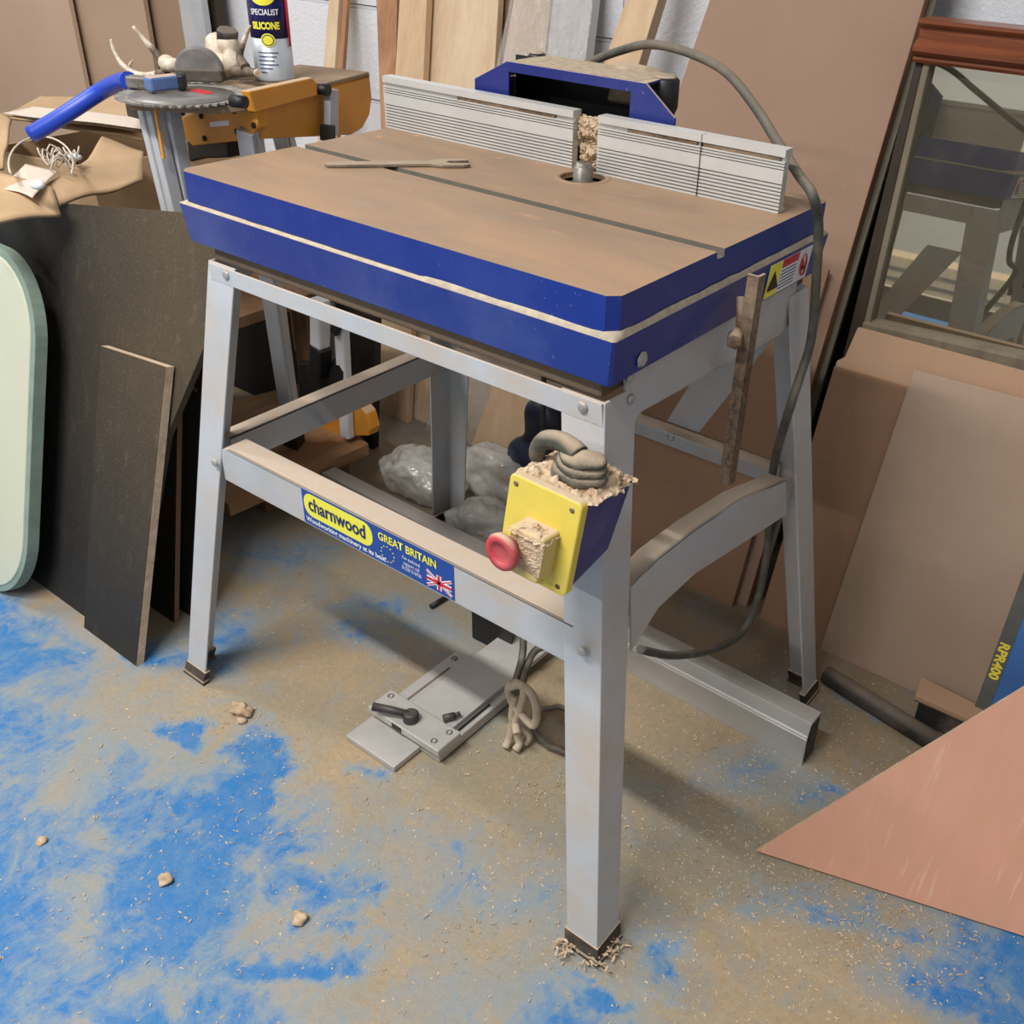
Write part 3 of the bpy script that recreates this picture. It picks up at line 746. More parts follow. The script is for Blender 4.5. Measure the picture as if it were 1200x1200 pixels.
# ---- switch box on the front right leg (its face hangs a little askew)
SO = V((.283, -.338, .568)); UX = V((.0895, 0, -.0025)).normalized(); UZ = V((.0145, .004, .116)).normalized(); UY = V((.05, 1, -.02)).normalized()
SWd, SHt = .0900, .1165
def sp_(x, z, y=0): return SO + UX * x + UZ * z + UY * y
m = MB(); m.hull8([sp_(.003, .003, .010), sp_(SWd - .003, .003, .010), sp_(SWd - .006, .022, .075), sp_(.012, .022, .075),
                   sp_(.003, SHt - .003, .010), sp_(SWd - .003, SHt - .003, .010), sp_(SWd + .004, SHt - .002, .075), sp_(.012, SHt - .002, .075)])
sw = m.build('switch_box', 'navyd', T, bevel=.004)
def rr2(x0, x1, z0, z1, r, y, n=8):
    p = []
    for cx, cz, a0 in ((x1 - r, z1 - r, 0), (x0 + r, z1 - r, 90), (x0 + r, z0 + r, 180), (x1 - r, z0 + r, 270)):
        for k in range(n + 1):
            a = math.radians(a0 + 90 * k / n); p.append(sp_(cx + r * math.cos(a), cz + r * math.sin(a), y))
    return p
m = MB(); m.prism(rr2(0, SWd, 0, SHt, .007, 0), UY * .011); cov = m.build('switch_cover', 'yellow', sw, bevel=.002)
for u, v in ((.009, SHt - .010), (SWd - .011, SHt - .011), (SWd - .011, .010), (.010, .010)):
    m = MB(); m.lathe(sp_(u, v), -UY, [(.0030, -.002), (.0030, .0005), (.001, .0005)], 12); m.build('screw', 'rust', cov)
m = MB(); m.prism(rr2(.028, .070, .020, .076, .004, -.024), UY * .026); m.build('button_housing', 'housing', cov, bevel=.003)
m = MB(); m.prism(rr2(.024, .060, .006, .020, .003, -.008), UY * .009); m.build('latch', 'yellow', cov, bevel=.002)
m = MB(); heap(m, sp_(.026, .070, -.027), UX * .046, UY * .028, UZ, 34, 24, .013, 80, 3, .3)
heap(m, sp_(.038, .030, -.0245), UX * .034, UZ * .044, -UY, 28, 34, .003, 150, 6, .3)
m.build('dust_on_switch', 'shaving', cov)['kind'] = 'stuff'
m = MB(); bc = sp_(.034, .052, -.024); m.lathe(bc, -UY, [(.011, 0), (.011, .008), (.0195, .010), (.0205, .015), (.019, .0185), (.0125, .0195), (.0115, .0175), (.002, .0178)], 36); m.build('stop_button', 'red', cov)
m = MB(); m.prism([sp_(.030, .020, -.013), sp_(.042, .018, -.013), sp_(.042, .026, -.013), sp_(.032, .028, -.013)], -UY * .004); m.build('red_catch', 'red', cov)
# dust heap and cable gland on top of the switch box
m = MB(); heap(m, sp_(-.001, SHt - .004, .008), UX * (SWd + .006), UY * .075, (0, 0, 1), 70, 56, .010, 60, 11, .12)
heap(m, sp_(.050, SHt - .004, .040), UX * .046, UY * .040, (0, 0, 1), 40, 30, .022, 60, 17, .3)
m.build('dust_heap', 'shaving', sw)['kind'] = 'stuff'
m = MB(); gc = sp_(.056, SHt, .038)
for k in range(3): m.ico(gc + V((.001 * k, 0, .006 + .0085 * k)), .030 - .0025 * k, 3, (1.0, .78, .34), nz=.005, nf=50)
m.build('cable_gland', 'gland', sw)
m = MB(); pth = smooth_path([gc + V((-.002, 0, .024)), gc + V((-.026, .004, .030)), gc + V((-.048, .002, .024)), gc + V((-.058, .004, .004)), gc + V((-.058, .02, -.03)), gc + V((-.05, .03, -.1)), gc + V((-.045, .035, -.17))], 5)
m.tube(pth, [.012 - .005 * min(1, i / (len(pth) * .6)) + .0015 * noise.noise(p * 60) for i, p in enumerate(pth)]); m.build('switch_cable', 'gland', sw)
# ---- rusty bar hanging on the right side, with its knob
m = MB(); a_ = Xp(893, 322, .39); c_ = Xp(857, 566, .39)
m.bar(a_, c_, .013, .003, up=(1, 0, 0)); m.bar(a_ + V((-.006, -.007, 0)), c_ + V((-.006, -.007, 0)), .003, .014, up=(1, 0, 0)); hb = m.build('hanging_bar', 'rust', T)
kp = Xp(862, 396, .375); m = MB(); m.lathe(kp + V((0, 0, 0)), (.4, -1, 0), [(.008, -.010), (.0095, -.009), (.0095, .012), (.008, .0135), (.002, .014)], 6); m.build('pivot_knob', 'rust', hb)
m = MB(); m.tube([kp + V((.0, .01, 0)), V((.36, kp.y + .03, .79))], .005); m.build('pivot_pin', 'rust', hb)
# ---- power cable
cp = [Yp(688, 74, .30), Yp(725, 60, .29), Yp(762, 52, .28), Yp(805, 61, .27), Yp(850, 84, .25), Yp(884, 124, .23), Yp(910, 165, .20), Yp(936, 205, .17)]
cp += [Xp(952, 228, .366), Xp(959, 262, .372), Xp(957, 320, .374), Xp(951, 395, .374), Xp(938, 440, .376), Xp(925, 480, .385)]
cp2 = [Xp(908, 540, .345), Xp(902, 590, .335), Xp(900, 640, .335), Xp(890, 695, .335), Xp(872, 738, .335), Xp(838, 760, .335), Xp(790, 768, .33), Xp(750, 761, .32)]
m = MB(); m.tube(smooth_path(cp + cp2), .0062, 10); m.build('power_cable', 'cable', T)

# ------------------------------------------------------------------ things on and around the table
# flat spanner
sp0, sp1 = Zp(380, 192, H + .004), Zp(552, 190, H + .004)
d = (sp1 - sp0); d.z = 0; Ls = d.length; d.normalize(); nn = V((-d.y, d.x, 0))
prof = [(0.004, -.007), (.0, 0), (.004, .007), (.02, .009), (Ls * .5, .009), (Ls - .055, .0095), (Ls - .04, .017), (Ls - .012, .019), (Ls - .002, .014), (Ls - .003, .008), (Ls - .028, .0065), (Ls - .034, 0), (Ls - .028, -.0065), (Ls - .003, -.008), (Ls - .002, -.014), (Ls - .012, -.019), (Ls - .04, -.017), (Ls - .055, -.0095), (Ls * .5, -.009), (.02, -.009)]
m = MB(); m.prism([sp0 + d * x + nn * y + V((0, 0, -.0035)) for x, y in prof], (0, 0, .0045)); o = m.build('spanner', 'spanner', bevel=.001)
tag(o, 'flat open-ended steel spanner lying across the slot on the brown table top', 'spanner')
# aluminium straight edge on the floor
E = empty('aluminium_extrusion', (-.1, .17, 0)); tag(E, 'long hollow aluminium extrusion lying on the floor under the blue table', 'metal beam')
m = MB(); bx0, bx1 = -.665, .492
m.prism([(bx0, y, z) for y, z in [(.152 + .022, 0), (.149 + .022, .056), (.152 + .022, .058), (.149 + .022, .060), (.152 + .022, .0635), (.158 + .022, .085), (.192 + .022, .085), (.192 + .022, 0)]], (bx1 - bx0, -.022, 0)); m.build('rail_body', 'alud', E, bevel=.0008)
m = MB(); m.box(bx1, bx1 + .0015, .156, .188, .006, .078); m.build('end_opening', 'black', E)
m = MB(); pc = Yp(577, 660, .152); m.box(pc.x - .03, pc.x + .012, .143, .16, .05, .09); m.build('end_clip', 'black', E, bevel=.003)
# sliding jig (cast plates)
J = empty('sliding_jig', (-.02, -.1, 0)); tag(J, 'pale grey metal sliding jig with a black lever, flat on the dusty floor', 'jig')
m = MB(); m.box(-.100, .045, -.205, -.008, .003, .022); m.build('base_plate', 'cast', J, bevel=.0015)
m = MB(); m.box(-.060, .030, -.165, .115, .022, .032); m.build('slide_plate', 'cast', J, bevel=.001)
m = MB(); m.box(-.106, .050, -.212, -.160, .0225, .036); cb = m.build('cross_bar', 'cast', J, bevel=.002)
m = MB(); m.box(-.104, .004, -.262, -.205, .002, .012); m.build('extension_plate', 'cast', J, bevel=.001)
for x_, y_ in ((-.094, -.172), (.036, -.172), (.030, -.200)):
    m = MB(); m.lathe((x_, y_, .036), (0, 0, 1), [(.0055, -.001), (.0055, .0006), (.003, .0006), (.003, -.0005)], 16); m.build('screw', 'steel', cb)
for x_, y_ in ((-.088, -.028), (.036, -.022)):
    m = MB(); m.lathe((x_, y_, .022), (0, 0, 1), [(.006, -.001), (.006, .0012), (.003, .0014)], 16); m.build('screw', 'steel', J)
m = MB(); m.box(-.080, -.076, -.155, -.05, .0215, .0226); m.build('slot', 'blackd', J)
m = MB(); m.box(.033, .037, -.15, -.075, .0222, .0242); m.build('slot', 'black', J)
m = MB(); lc = V((-.030, -.190, .037)); le = Zp(437, 828, .052)
m.lathe(lc, (0, 0, 1), [(.013, 0), (.013, .012), (.009, .016)], 20); m.tube([lc + V((0, 0, .010)), lc.lerp(le, .5) + V((0, 0, .006)), le], [.006, .0065, .007]); m.build('clamp_lever', 'lever', cb)
m = MB(); m.tube([V((.010, -.158, .04)), V((.02, -.142, .04))], .006); m.tube([V((.02, -.142, .04)), V((.024, -.134, .041))], .004); m.build('thumb_screw', 'lever', cb)
m = MB(); m.box(-.050, -.030, -.2135, -.2115, .026, .034); m.build('slot', 'black', cb)
# bundled cable: tied flex with pale plug sleeve
Cb = empty('cable_bundle', (.11, -.1, 0)); tag(Cb, 'dusty power flex tied in a knot, hanging to the floor beside the metal jig', 'cable')
yk = -.105
K = lambda u, v, y=yk: Yp(u, v, y)
knot = smooth_path([K(596, 806), K(610, 803), K(624, 815), K(629, 835), K(625, 850), K(612, 838), K(600, 822), K(596, 806), K(603, 800, -.09), K(614, 808), K(610, 830), K(604, 845), K(606, 860, -.115)], 6)
for p in knot: p.z = max(p.z, .008)
m = MB(); m.tube(knot, .0065); m.build('knot', 'sleeve', Cb)
m = MB()
ends = [Zp(592, 876, .008), Zp(604, 879, .008), Zp(614, 872, .008)]
for e_ in ends:
    m.tube(smooth_path([K(604, 815), K(601, 845) + V((0, 0, 0)), e_ + V((0, .01, .012)), e_]), .0065)
m.build('folded_flex', 'sleeve', Cb)
m = MB(); m.tube(smooth_path([K(606, 812), K(604, 800, -.09), K(612, 770, -.05), K(612, 740, -.03), K(600, 700, 0), V((.10, .0, .42))]), .006)
m.tube(smooth_path([K(610, 812), K(615, 790, -.07), K(625, 765, -.02), K(640, 758, .0), K(660, 764, .02), K(700, 770, .1)]), .006)
m.build('flex', 'cable', Cb)
m = MB(); lp = [(.16 + .06 * math.cos(a * math.pi / 12), -.03 + .045 * math.sin(a * math.pi / 12), .008 + .004 * (a % 2)) for a in range(26)]; m.tube(lp, .005); m.build('floor_coil', 'cable', Cb)
# black power brick by the jig
a_ = Zp(555, 742); m = MB(); m.hull8([Zp(553, 748), Zp(600, 772), Zp(606, 748), Zp(560, 728)] + [p + V((0, 0, .075)) for p in (Zp(553, 748), Zp(600, 772), Zp(606, 748), Zp(560, 728))])
tag(m.build('black_box', 'black', bevel=.003), 'small black box on the floor behind the grey jig', 'box')
m = MB(); m.tube([Zp(505, 711, .006), Zp(524, 699, .006)], .005); tag(m.build('black_rod', 'black'), 'short black rod on the floor, seen just below the sticker', 'rod')
# black pipe on the floor at the right
m = MB(); p0, p1 = Zp(968, 790, .016), Zp(1112, 880, .016)
m.tube([p0, p0.lerp(p1, .12), p0.lerp(p1, .13), p1], [.0155, .0155, .0165, .0165], 24); tag(m.build('pipe', 'blackd'), 'dusty black pipe lying on the floor beside the rear right leg', 'pipe')
# small offcut on a black bracket
q = [Zp(1080, 793, .055), Zp(1158, 832, .055), Zp(1136, 843, .055), Zp(1073, 815, .055)]
m = MB(); m.prism(q, (0, 0, -.009)); tag(m.build('offcut', 'plyA', bevel=.0008), 'small tan board offcut lying on dark blocks near the blue case', 'offcut')
m = MB(); q2 = [Zp(1082, 806, .04), Zp(1092, 812, .04), Zp(1086, 820, .04), Zp(1077, 814, .04)]
m.prism([V((p.x, p.y, .045)) for p in q], (0, 0, -.002)); bmq = [V((p.x, p.y, 0)) for p in q]
c0 = sum(bmq, V()) / 4
m.prism([c0.lerp(p, .85) for p in bmq], (0, 0, .0445)); tag(m.build('dark_block', 'blackd', bevel=.002), 'dusty black block on the floor under the tan offcut', 'block')

# ------------------------------------------------------------------ sheets leaning at the right
def sheet(name, pix, y0, k, th, mats, label, cat, group=None, bevel=.0008, raw=None):
    p0 = V((0, y0, 0)); n = V((0, 1, -k)).normalized()
    pts = raw if raw else [onpl(u, v, p0, n) for u, v in pix]
    lo = min(p.z for p in pts)
    m = MB(); m.prism(pts, n * th)
    o = m.build(name, mats, bevel=bevel); 
    return tag(o, label, cat, group)
def LP(u, v, y0, k): return onpl(u, v, (0, y0, 0), (0, 1, -k))
def lean(pts, y0, k): return [V((x, y0 + k * z, z)) for x, z in pts]
sheet('large_board', None, 0, .32, .018, 'bigply', 'tall brown board leaning on the white wall behind the blue table', 'board', raw=lean([(-.30, 0), (.226, 0), (.226, 1.28), (-.2, 1.28), (-.168, 1.01)], .455, .32))
# reveal its edge as a darker strip
m = MB(); m.prism([V((.2262, .455 + .32 * z, z)) for z in (0, 1.28)] + [V((.2262, .455 + .32 * z + .019, z - .006)) for z in (1.28, .006)], (.0006, 0, 0))
eo = bpy.data.objects['large_board']
m.b.verts.ensure_lookup_table(); m.build('cut_edge', 'boardedge', eo)
sheet('board_behind', None, 0, .31, .010, 'greenedge', 'dark greenish board showing as a thin strip behind the tall brown board', 'board', raw=lean([(-.1, 0), (.238, 0), (.238, 1.29), (-.1, 1.29)], .478, .32))
sheet('small_board', None, 0, .315, .009, 'plyB', 'small brown board leaning on the foot of the tall brown board', 'board', raw=lean([(-.22, 0), (.205, 0), (.205, .625), (-.22, .625)], .436, .315))
sheet('gap_shade_sheet', None, 0, .10, .012, 'black', 'added black sheet standing for the shade in the gap between tall brown board and mirror', 'board', raw=lean([(-.05, 0), (.42, 0), (.42, .93), (-.05, .93)], .70, .10))  # black sheet added so the gap beside the mirror looks shaded
# mirror in its frame
FR = empty('framed_mirror', (.75, .62, 0)); tag(FR, 'large framed mirror with varnished top rail standing behind the leaning boards at right', 'mirror')
fk = .09; fy = .605
def fpt(x, z, o=0): return V((x, fy + fk * z - o, z + o * fk))
ft = .966; x0 = .259
m = MB(); m.prism([fpt(x0 - .016, .02), fpt(x0 + .02, .02), fpt(x0 + .02, ft), fpt(x0 + .005, ft)], (0, .035, 0)); m.build('stile', 'darkframe', FR, bevel=.003)
m = MB(); m.prism([fpt(x0 + .020, .45, .004), fpt(x0 + .031, .45, .004), fpt(x0 + .031, ft, .004), fpt(x0 + .020, ft, .004)], (0, .02, 0)); m.build('bead', 'framegrey', FR, bevel=.002)
m = MB(); m.prism([fpt(x0 + .02, .50, .012), fpt(1.6, .50, .012), fpt(1.6, .60, .012), fpt(x0 + .02, .545, .012)], (0, .03, 0)); m.build('bottom_rail', 'framegrey', FR, bevel=.004)
m = MB(); m.prism([fpt(x0 + .02, .02, -.02), fpt(1.6, .02, -.02), fpt(1.6, .478, -.02), fpt(x0 + .02, .478, -.02)], (0, .014, 0)); m.build('lower_panel', 'darkframe', FR)
m = MB(); m.prism([fpt(x0 + .015, .50, -.012), fpt(1.6, .50, -.012), fpt(1.6, ft, -.012), fpt(x0 + .015, ft, -.012)], (0, .005, 0)); m.build('mirror_glass', 'mirror', FR)
# moulded top rail profile in y,z
m = MB(); yt = fy + fk * ft
pf = [(-.002, 0), (-.010, .001), (-.013, .006), (-.010, .011), (-.014, .014), (-.022, .020), (-.022, .028), (-.014, .036), (-.006, .040), (-.006, .056), (-.014, .060), (-.018, .064), (-.018, .070), (.03, .072), (.03, 0)]
m.prism([(x0 + .005, yt + y, ft - .002 + z * .90) for y, z in pf], (1.45, 0, 0)); m.build('top_rail', 'redwood', FR)
# three sheets in front of the mirror
sheet('backmost_board', None, 0, .25, .012, 'plyA', 'tan board with stepped top edge leaning just below the mirror', 'board', raw=lean([(.27, 0), (1.25, 0), (1.25, .56), (.29, .553), (.282, .50), (.27, .49)], .455, .25))
sheet('brown_board', None, 0, .25, .009, 'plyB', 'narrow darker brown board leaning between the rear leg and the dusty board', 'board', raw=lean([(.262, 0), (.45, 0), (.43, .485), (.272, .485)], .443, .25))
sheet('dusty_board', None, 0, .25, .009, 'plyC', 'dusty grey brown board leaning foremost under the mirror at right', 'board', raw=lean([(.392, 0), (.705, 0), (.70, .5), (.66, .525), (.408, .520)], .4325, .25))
# blue case
CS = empty('tool_case', (.86, .40, 0)); tag(CS, 'blue case with yellow RPR400 lettering on a grey strip, at right', 'case')
cx0 = .675
ck = .24; cy0 = .385
def cpt(x, z, o=0): return V((x, cy0 + ck * z - o, z))
m = MB(); m.prism([cpt(cx0, 0), cpt(cx0 + .5, 0), cpt(cx0 + .5, .3), cpt(cx0, .3)], (0, .03, 0)); m.build('case_body', 'case', CS, bevel=.003)
sw_ = .021
m = MB(); m.prism([cpt(cx0 - .001, 0, .001), cpt(cx0 + sw_, 0, .001), cpt(cx0 + sw_, .301, .001), cpt(cx0 - .001, .301, .001)], (0, .02, 0)); stp = m.build('grey_strip', 'casedark', CS)
text('RPR400', 'case_lettering', .0205, cpt(cx0 + .0035, .176, .0018), (0, -ck, -1), (1, 0, 0), 'ply_yellowtxt', stp, sx=1.0, bold=.0009)
# pink plywood triangle
P0 = Zp(885, 1000); P1 = Zp(1200, 1100); e1 = (P1 - P0).normalized(); th = math.radians(66)
wv = V((-e1.y, e1.x, 0)) * math.cos(th) + V((0, 0, math.sin(th))); n = e1.cross(wv).normalized()
if n.z < 0: n = -n
P2 = onpl(1200, 808, P0, n); ed = (P2 - P0)
m = MB(); m.mi = 0
tri = [P0 + V((0, 0, .001)), P0 + e1 * .62, P0 + ed.normalized() * .80]
m.prism([p for p in tri], -n * .006)
m.b.faces.ensure_lookup_table()
for f in m.b.faces:
    f.normal_update()
    if abs(f.normal.dot(n)) < .5: f.material_index = 1
o = m.build('plywood_offcut', ['pink', 'edge']); o.location.z += .0045
tag(o, 'triangular pink plywood offcut propped up from the floor, bottom right', 'plywood')

# ------------------------------------------------------------------ black boards and cream panel at the left
bk = .29
def BB(u, v, y0): return onpl(u, v, (0, y0, 0), (0, 1, -bk))
nb = V((0, 1, -bk)).normalized()
def bprism(pts, th, mats, name, label, cat, group=None):
    m = MB(); m.prism(pts, nb * th); m.b.faces.ensure_lookup_table()
    for f in m.b.faces:
        f.normal_update(); f.material_index = 0 if abs(f.normal.dot(nb)) > .5 else 1
    return tag(m.build(name, mats, bevel=.0006), label, cat, group)
def clampz(pts):
    for p in pts:
        if p.z < .0: p.z = 0.0; 
    return pts
s1 = [BB(98, 742, -.372), BB(118, 405, -.372), BB(195, 430, -.372), BB(160, 782, -.372)]
s1[0].z = s1[3].z = .001; s1[0].y = s1[3].y = -.372
bprism(s1, .014, ['blackboard', 'edge'], 'small_dark_board', 'small dark stained board with pale cut edge, leaning in front of the big one', 'board')
s2 = [BB(-60, 668, -.354), BB(-60, 225, -.354), BB(60, 237, -.354), BB(205, 248, -.354), BB(262, 262, -.354), BB(248, 385, -.354), BB(195, 512, -.354)]
s2 += [V((-.56, -.354, 0))]; s2[0] = V((s2[0].x, -.354, 0))
bprism(s2, .012, ['blackboard', 'blackboard'], 'large_dark_board', 'large dark board with slanted corner leaning on boxes at left', 'board')
for i, (xr, yy, zt_, sl) in enumerate(((-.567, -.262, .52, -.06), (-.53, -.232, .50, -.05))):
    pts = [V((-1.0, yy, 0)), V((-1.0, yy + bk * zt_, zt_)), V((xr + sl, yy + bk * zt_, zt_)), V((xr, yy, 0))]
    bprism(pts, .010, ['blackboard', 'plyB'], 'hidden_board', ['thin dark board behind the two dark boards, brown edge showing', 'dark board with a brown edge just behind the front left leg'][i], 'board')
# cream round cornered panel
CPn = empty('cream_panel', (-1.1, -.42, 0)); tag(CPn, 'cream round-cornered panel with pale green edge at far left', 'panel')
def crr(g, y0):
    x1 = -.795 - g; zl, zh = .0 + g + .001, .62 - g; r = .135 - g; pts = []
    for cx, cz, a0 in ((x1 - r, zh - r, 0), (x1 - r, zl + r, 270)):
        for k in range(13):
            a = math.radians((a0 + 90 - 90 * k / 12) if a0 == 0 else (360 - 90 * k / 12)); pts.append((cx + r * math.cos(a), cz + r * math.sin(a)))
    pts = [(-1.5, zh)] + pts + [(-1.5, zl)]
    return [V((x, y0 + bk * z, z)) for x, z in pts]
m = MB(); m.prism(crr(0, -.420), nb * .022); m.build('edging', 'green_edge', CPn, bevel=.001)
m = MB(); m.prism(crr(.012, -.4225), nb * .02); m.build('face', 'cream', CPn, bevel=.002)

# ------------------------------------------------------------------ yellow work stand at the left
TZ = .88
E0 = Zp(300, 118, TZ); E1 = Zp(433, 84, TZ); ad = (E1 - E0); ad.z = 0; ad.normalize(); nS = V((ad.y, -ad.x, 0))  # points to +x
if nS.x < 0: nS = -nS
def Sp(u, v, o=0): return onpl(u, v, E0 + nS * o, nS)
WB = empty('work_stand', (E0.x, E0.y, 0)); tag(WB, 'yellow orange folding work stand with aluminium legs behind the table', 'work stand')
m = MB(); m.prism([Sp(300, 122), Sp(433, 86), Sp(436, 115), Sp(433, 135), Sp(425, 150), Sp(412, 158), Sp(308, 163)], -nS * .02); m.build('side_panel', 'orange', WB, bevel=.002)
far = nS * -.22
m = MB(); m.prism([E0 - ad * .03 + V((0, 0, 0)), E1, E1 + nS * -.15, E0 - ad * .11 + nS * -.15, E0 - ad * .07 + nS * -.03], (0, 0, -.012)); m.build('top_plate', 'plankdust', WB, bevel=.002)
m = MB(); m.prism([Sp(292, 107, .016), Sp(366, 91, .016), Sp(372, 98, .016), Sp(372, 112, .016), Sp(300, 132, .016)], -nS * .016); m.build('front_rail', 'orange', WB, bevel=.002)
GPY = .012
def Gp(u, v, o=0): return Yp(u, v, GPY - o)
m = MB(); m.prism([Gp(213, 138), Gp(228, 131), Gp(300, 122), Gp(302, 150), Gp(290, 164), Gp(226, 171), Gp(213, 160)], (0, .02, 0)); gp = m.build('gear_plate', 'orange', WB, bevel=.002)
for u, v in ((236, 136), (240, 162), (278, 154), (275, 130), (296, 128), (298, 147)):
    m = MB(); m.lathe(Gp(u, v), (0, -1, 0), [(.0045, -.001), (.0045, .003), (.002, .004)], 12); m.build('screw', 'black', gp)
m = MB(); m.prism([Gp(246, 143, .001), Gp(268, 141, .001), Gp(268, 147, .001), Gp(246, 149, .001)], (0, .001, 0)); m.build('rating_label', 'stick_white', gp)
m = MB(); m.prism([Yp(*p, .035) for p in [(218, 165), (266, 160), (268, 185), (236, 186), (222, 190)]], (0, .03, 0)); m.build('hinge', 'black', WB, bevel=.003)
for u, v, r in ((272, 118, .009), (371, 104, .009)):
    m = MB(); m.cyl(Sp(u, v, .0), Sp(u, v, .0) + nS * .024, r); m.build('pivot', 'black', WB)
m = MB(); m.bar(Sp(388, 104, .015), Sp(388, 158, .015), .026, .014, up=nS); m.build('leg', 'greytube', WB, bevel=.002)
m = MB(); m.bar(Sp(384, 146, .018), Sp(384, 165, .018), .02, .02, up=nS); m.build('leg_foot', 'black', WB, bevel=.002)
def legbar(p, q, w, h, foot=True):
    m = MB(); m.bar(p, q, w, h, up=nS); m.bar(p + nS * h * .5, q + nS * h * .5, w * .45, .006, up=nS); lg = m.build('leg', 'greytube', WB, bevel=.002)
    if foot:
        m = MB(); m.bar(q.lerp(p, .1), q, w * 1.12, h * 1.2, up=nS); m.build('leg_foot', 'black', lg, bevel=.003)
foot1 = Zp(345, 520, .115); legbar(Sp(292, 150, -.02), foot1, .030, .030)
def ydn(u0, v0, u1, v1, y, ze): 
    a = Yp(u0, v0, y); c = Yp(u1, v1, y); d = (c - a); return a, a + d * ((ze - a.z) / d.z)
for (u0, u1, yy, w_, zz) in ((174, 203, -.085, .034, .4105), (199, 222, -.06, .02, .4105)):
    p, q = ydn(u0, 122, u1, 245, yy, zz)
    m = MB(); m.bar(p, q, w_, .022, up=(0, 1, 0)); m.bar(p + V((-.004, -.013, 0)), q + V((-.004, -.013, 0)), w_ * .4, .006, up=(0, 1, 0)); m.build('leg', 'greytube', WB, bevel=.002)
p, q = ydn(181, 122, 192, 186, -.10, Yp(192, 186, -.10).z); m = MB(); m.bar(p, q, .005, .003, up=(0, 1, 0)); m.build('strap', 'orange', WB)
p = E0 + nS * -.16 + ad * .25; legbar(p + V((0, 0, -.02)), V((-.93, .50, 0.01)), .03, .03, False)
p = Yp(196, 128, -.03); m = MB(); m.box(p.x - .02, p.x + .035, -.09, -.02, TZ - .035, TZ - .013); m.build('jaw_block', 'blackd', WB, bevel=.003)

# saw blade
DC = Zp(215, 104, TZ + .012)
m = MB(); R_ = (Zp(292, 100, TZ + .012) - Zp(134, 112, TZ + .012)).length / 2 * .98
pts = []
nt = 48
for k in range(nt):
    a = 2 * math.pi * k / nt; pts.append(V((DC.x + R_ * math.cos(a), DC.y + R_ * math.sin(a), TZ + .0015))); a += 2 * math.pi * .55 / nt
    pts.append(V((DC.x + (R_ - .007) * math.cos(a), DC.y + (R_ - .007) * math.sin(a), TZ + .0015)))
m.prism(pts, (0, 0, .003)); SB = m.build('saw_blade', 'bladem'); tag(SB, 'round toothed circular saw blade lying on the left end of the work stand', 'saw blade')
m = MB(); m.lathe((DC.x + .01, DC.y - .01, TZ + .0048), (0, 0, 1), [(R_ * .78, 0), (R_ * .78, .0006), (R_ * .2, .0006)], 40); m.build('printed_disc', 'greyglass', SB)
m = MB(); lp = Zp(236, 107, TZ + .006); m.box(lp.x - .022, lp.x + .022, lp.y - .008, lp.y + .008, TZ + .0054, TZ + .0062); m.build('red_print', 'stick_red', SB)
# skull with antlers
def remeshed(mb, name, mat, parent, vox=.004):
    o = mb.build(name, mat, parent); r = o.modifiers.new('r', 'REMESH'); r.mode = 'VOXEL'; r.voxel_size = vox; r.use_smooth_shade = True
    s_ = o.modifiers.new('s', 'SMOOTH'); s_.iterations = 3; return o
yk2 = lambda u, v, y=.03: Yp(u, v, y + .075)
SK = empty('deer_skull', tuple(Zp(250, 92, TZ + .006))); tag(SK, 'small deer skull with short antlers lying on the saw blade', 'skull')
m = MB()
for u, v, r, yy in ((196, 74, .015, .0), (203, 76, .014, .0), (262, 60, .022, .04), (255, 52, .021, .04), (268, 52, .020, .04), (250, 68, .02, .03), (240, 72, .022, .03), (272, 74, .018, .03), (262, 76, .02, .03), (228, 78, .022, .04), (215, 78, .018, .03), (240, 84, .02, .03), (252, 84, .018, .03)):
    m.ico(yk2(u, v, yy), r, 2, nz=.003, nf=50)
remeshed(m, 'cranium', 'bone', SK)
def antler(pix, rs, tip, name='antler'):
    m = MB(); pts = smooth_path([yk2(*p) for p in pix], 5); nr = len(pts)
    rr = [rs[0] + (rs[1] - rs[0]) * i / (nr - 1) for i in range(nr)]
    k = int(nr * tip); m.tube(pts[:k + 1], rr[:k + 1], 8); a_ = m.build(name, 'antler', SK)
    m = MB(); m.tube(pts[k:], rr[k:], 8); m.build('antler_tip', 'antlertip', a_)
antler([(196, 82, .0), (186, 66, .0), (172, 50, -.01), (156, 31, -.02)], (.009, .003), .55)
antler([(196, 84, .0), (176, 89, -.01), (158, 86, -.02), (142, 74, -.03), (133, 58, -.03), (130, 46, -.03)], (.008, .002), .15)
antler([(152, 83, -.02), (152, 76, -.02), (156, 70, -.02)], (.004, .001), .3)
antler([(276, 84, .02), (290, 84, .02), (303, 86, .01)], (.010, .006), .9)
antler([(288, 80, .02), (281, 66, .03), (286, 48, .03), (293, 30, .03)], (.009, .002), .6)
m = MB(); c_ = yk2(266, 40, .04); m.lathe(c_ + V((0, 0, -.004)), (.3, 0, 1), [(.017, -.008), (.0175, .008), (.015, .012)], 20)
tag(m.build('rubber_stopper', 'blackd'), 'black round stopper resting on top of the pale skull', 'stopper')
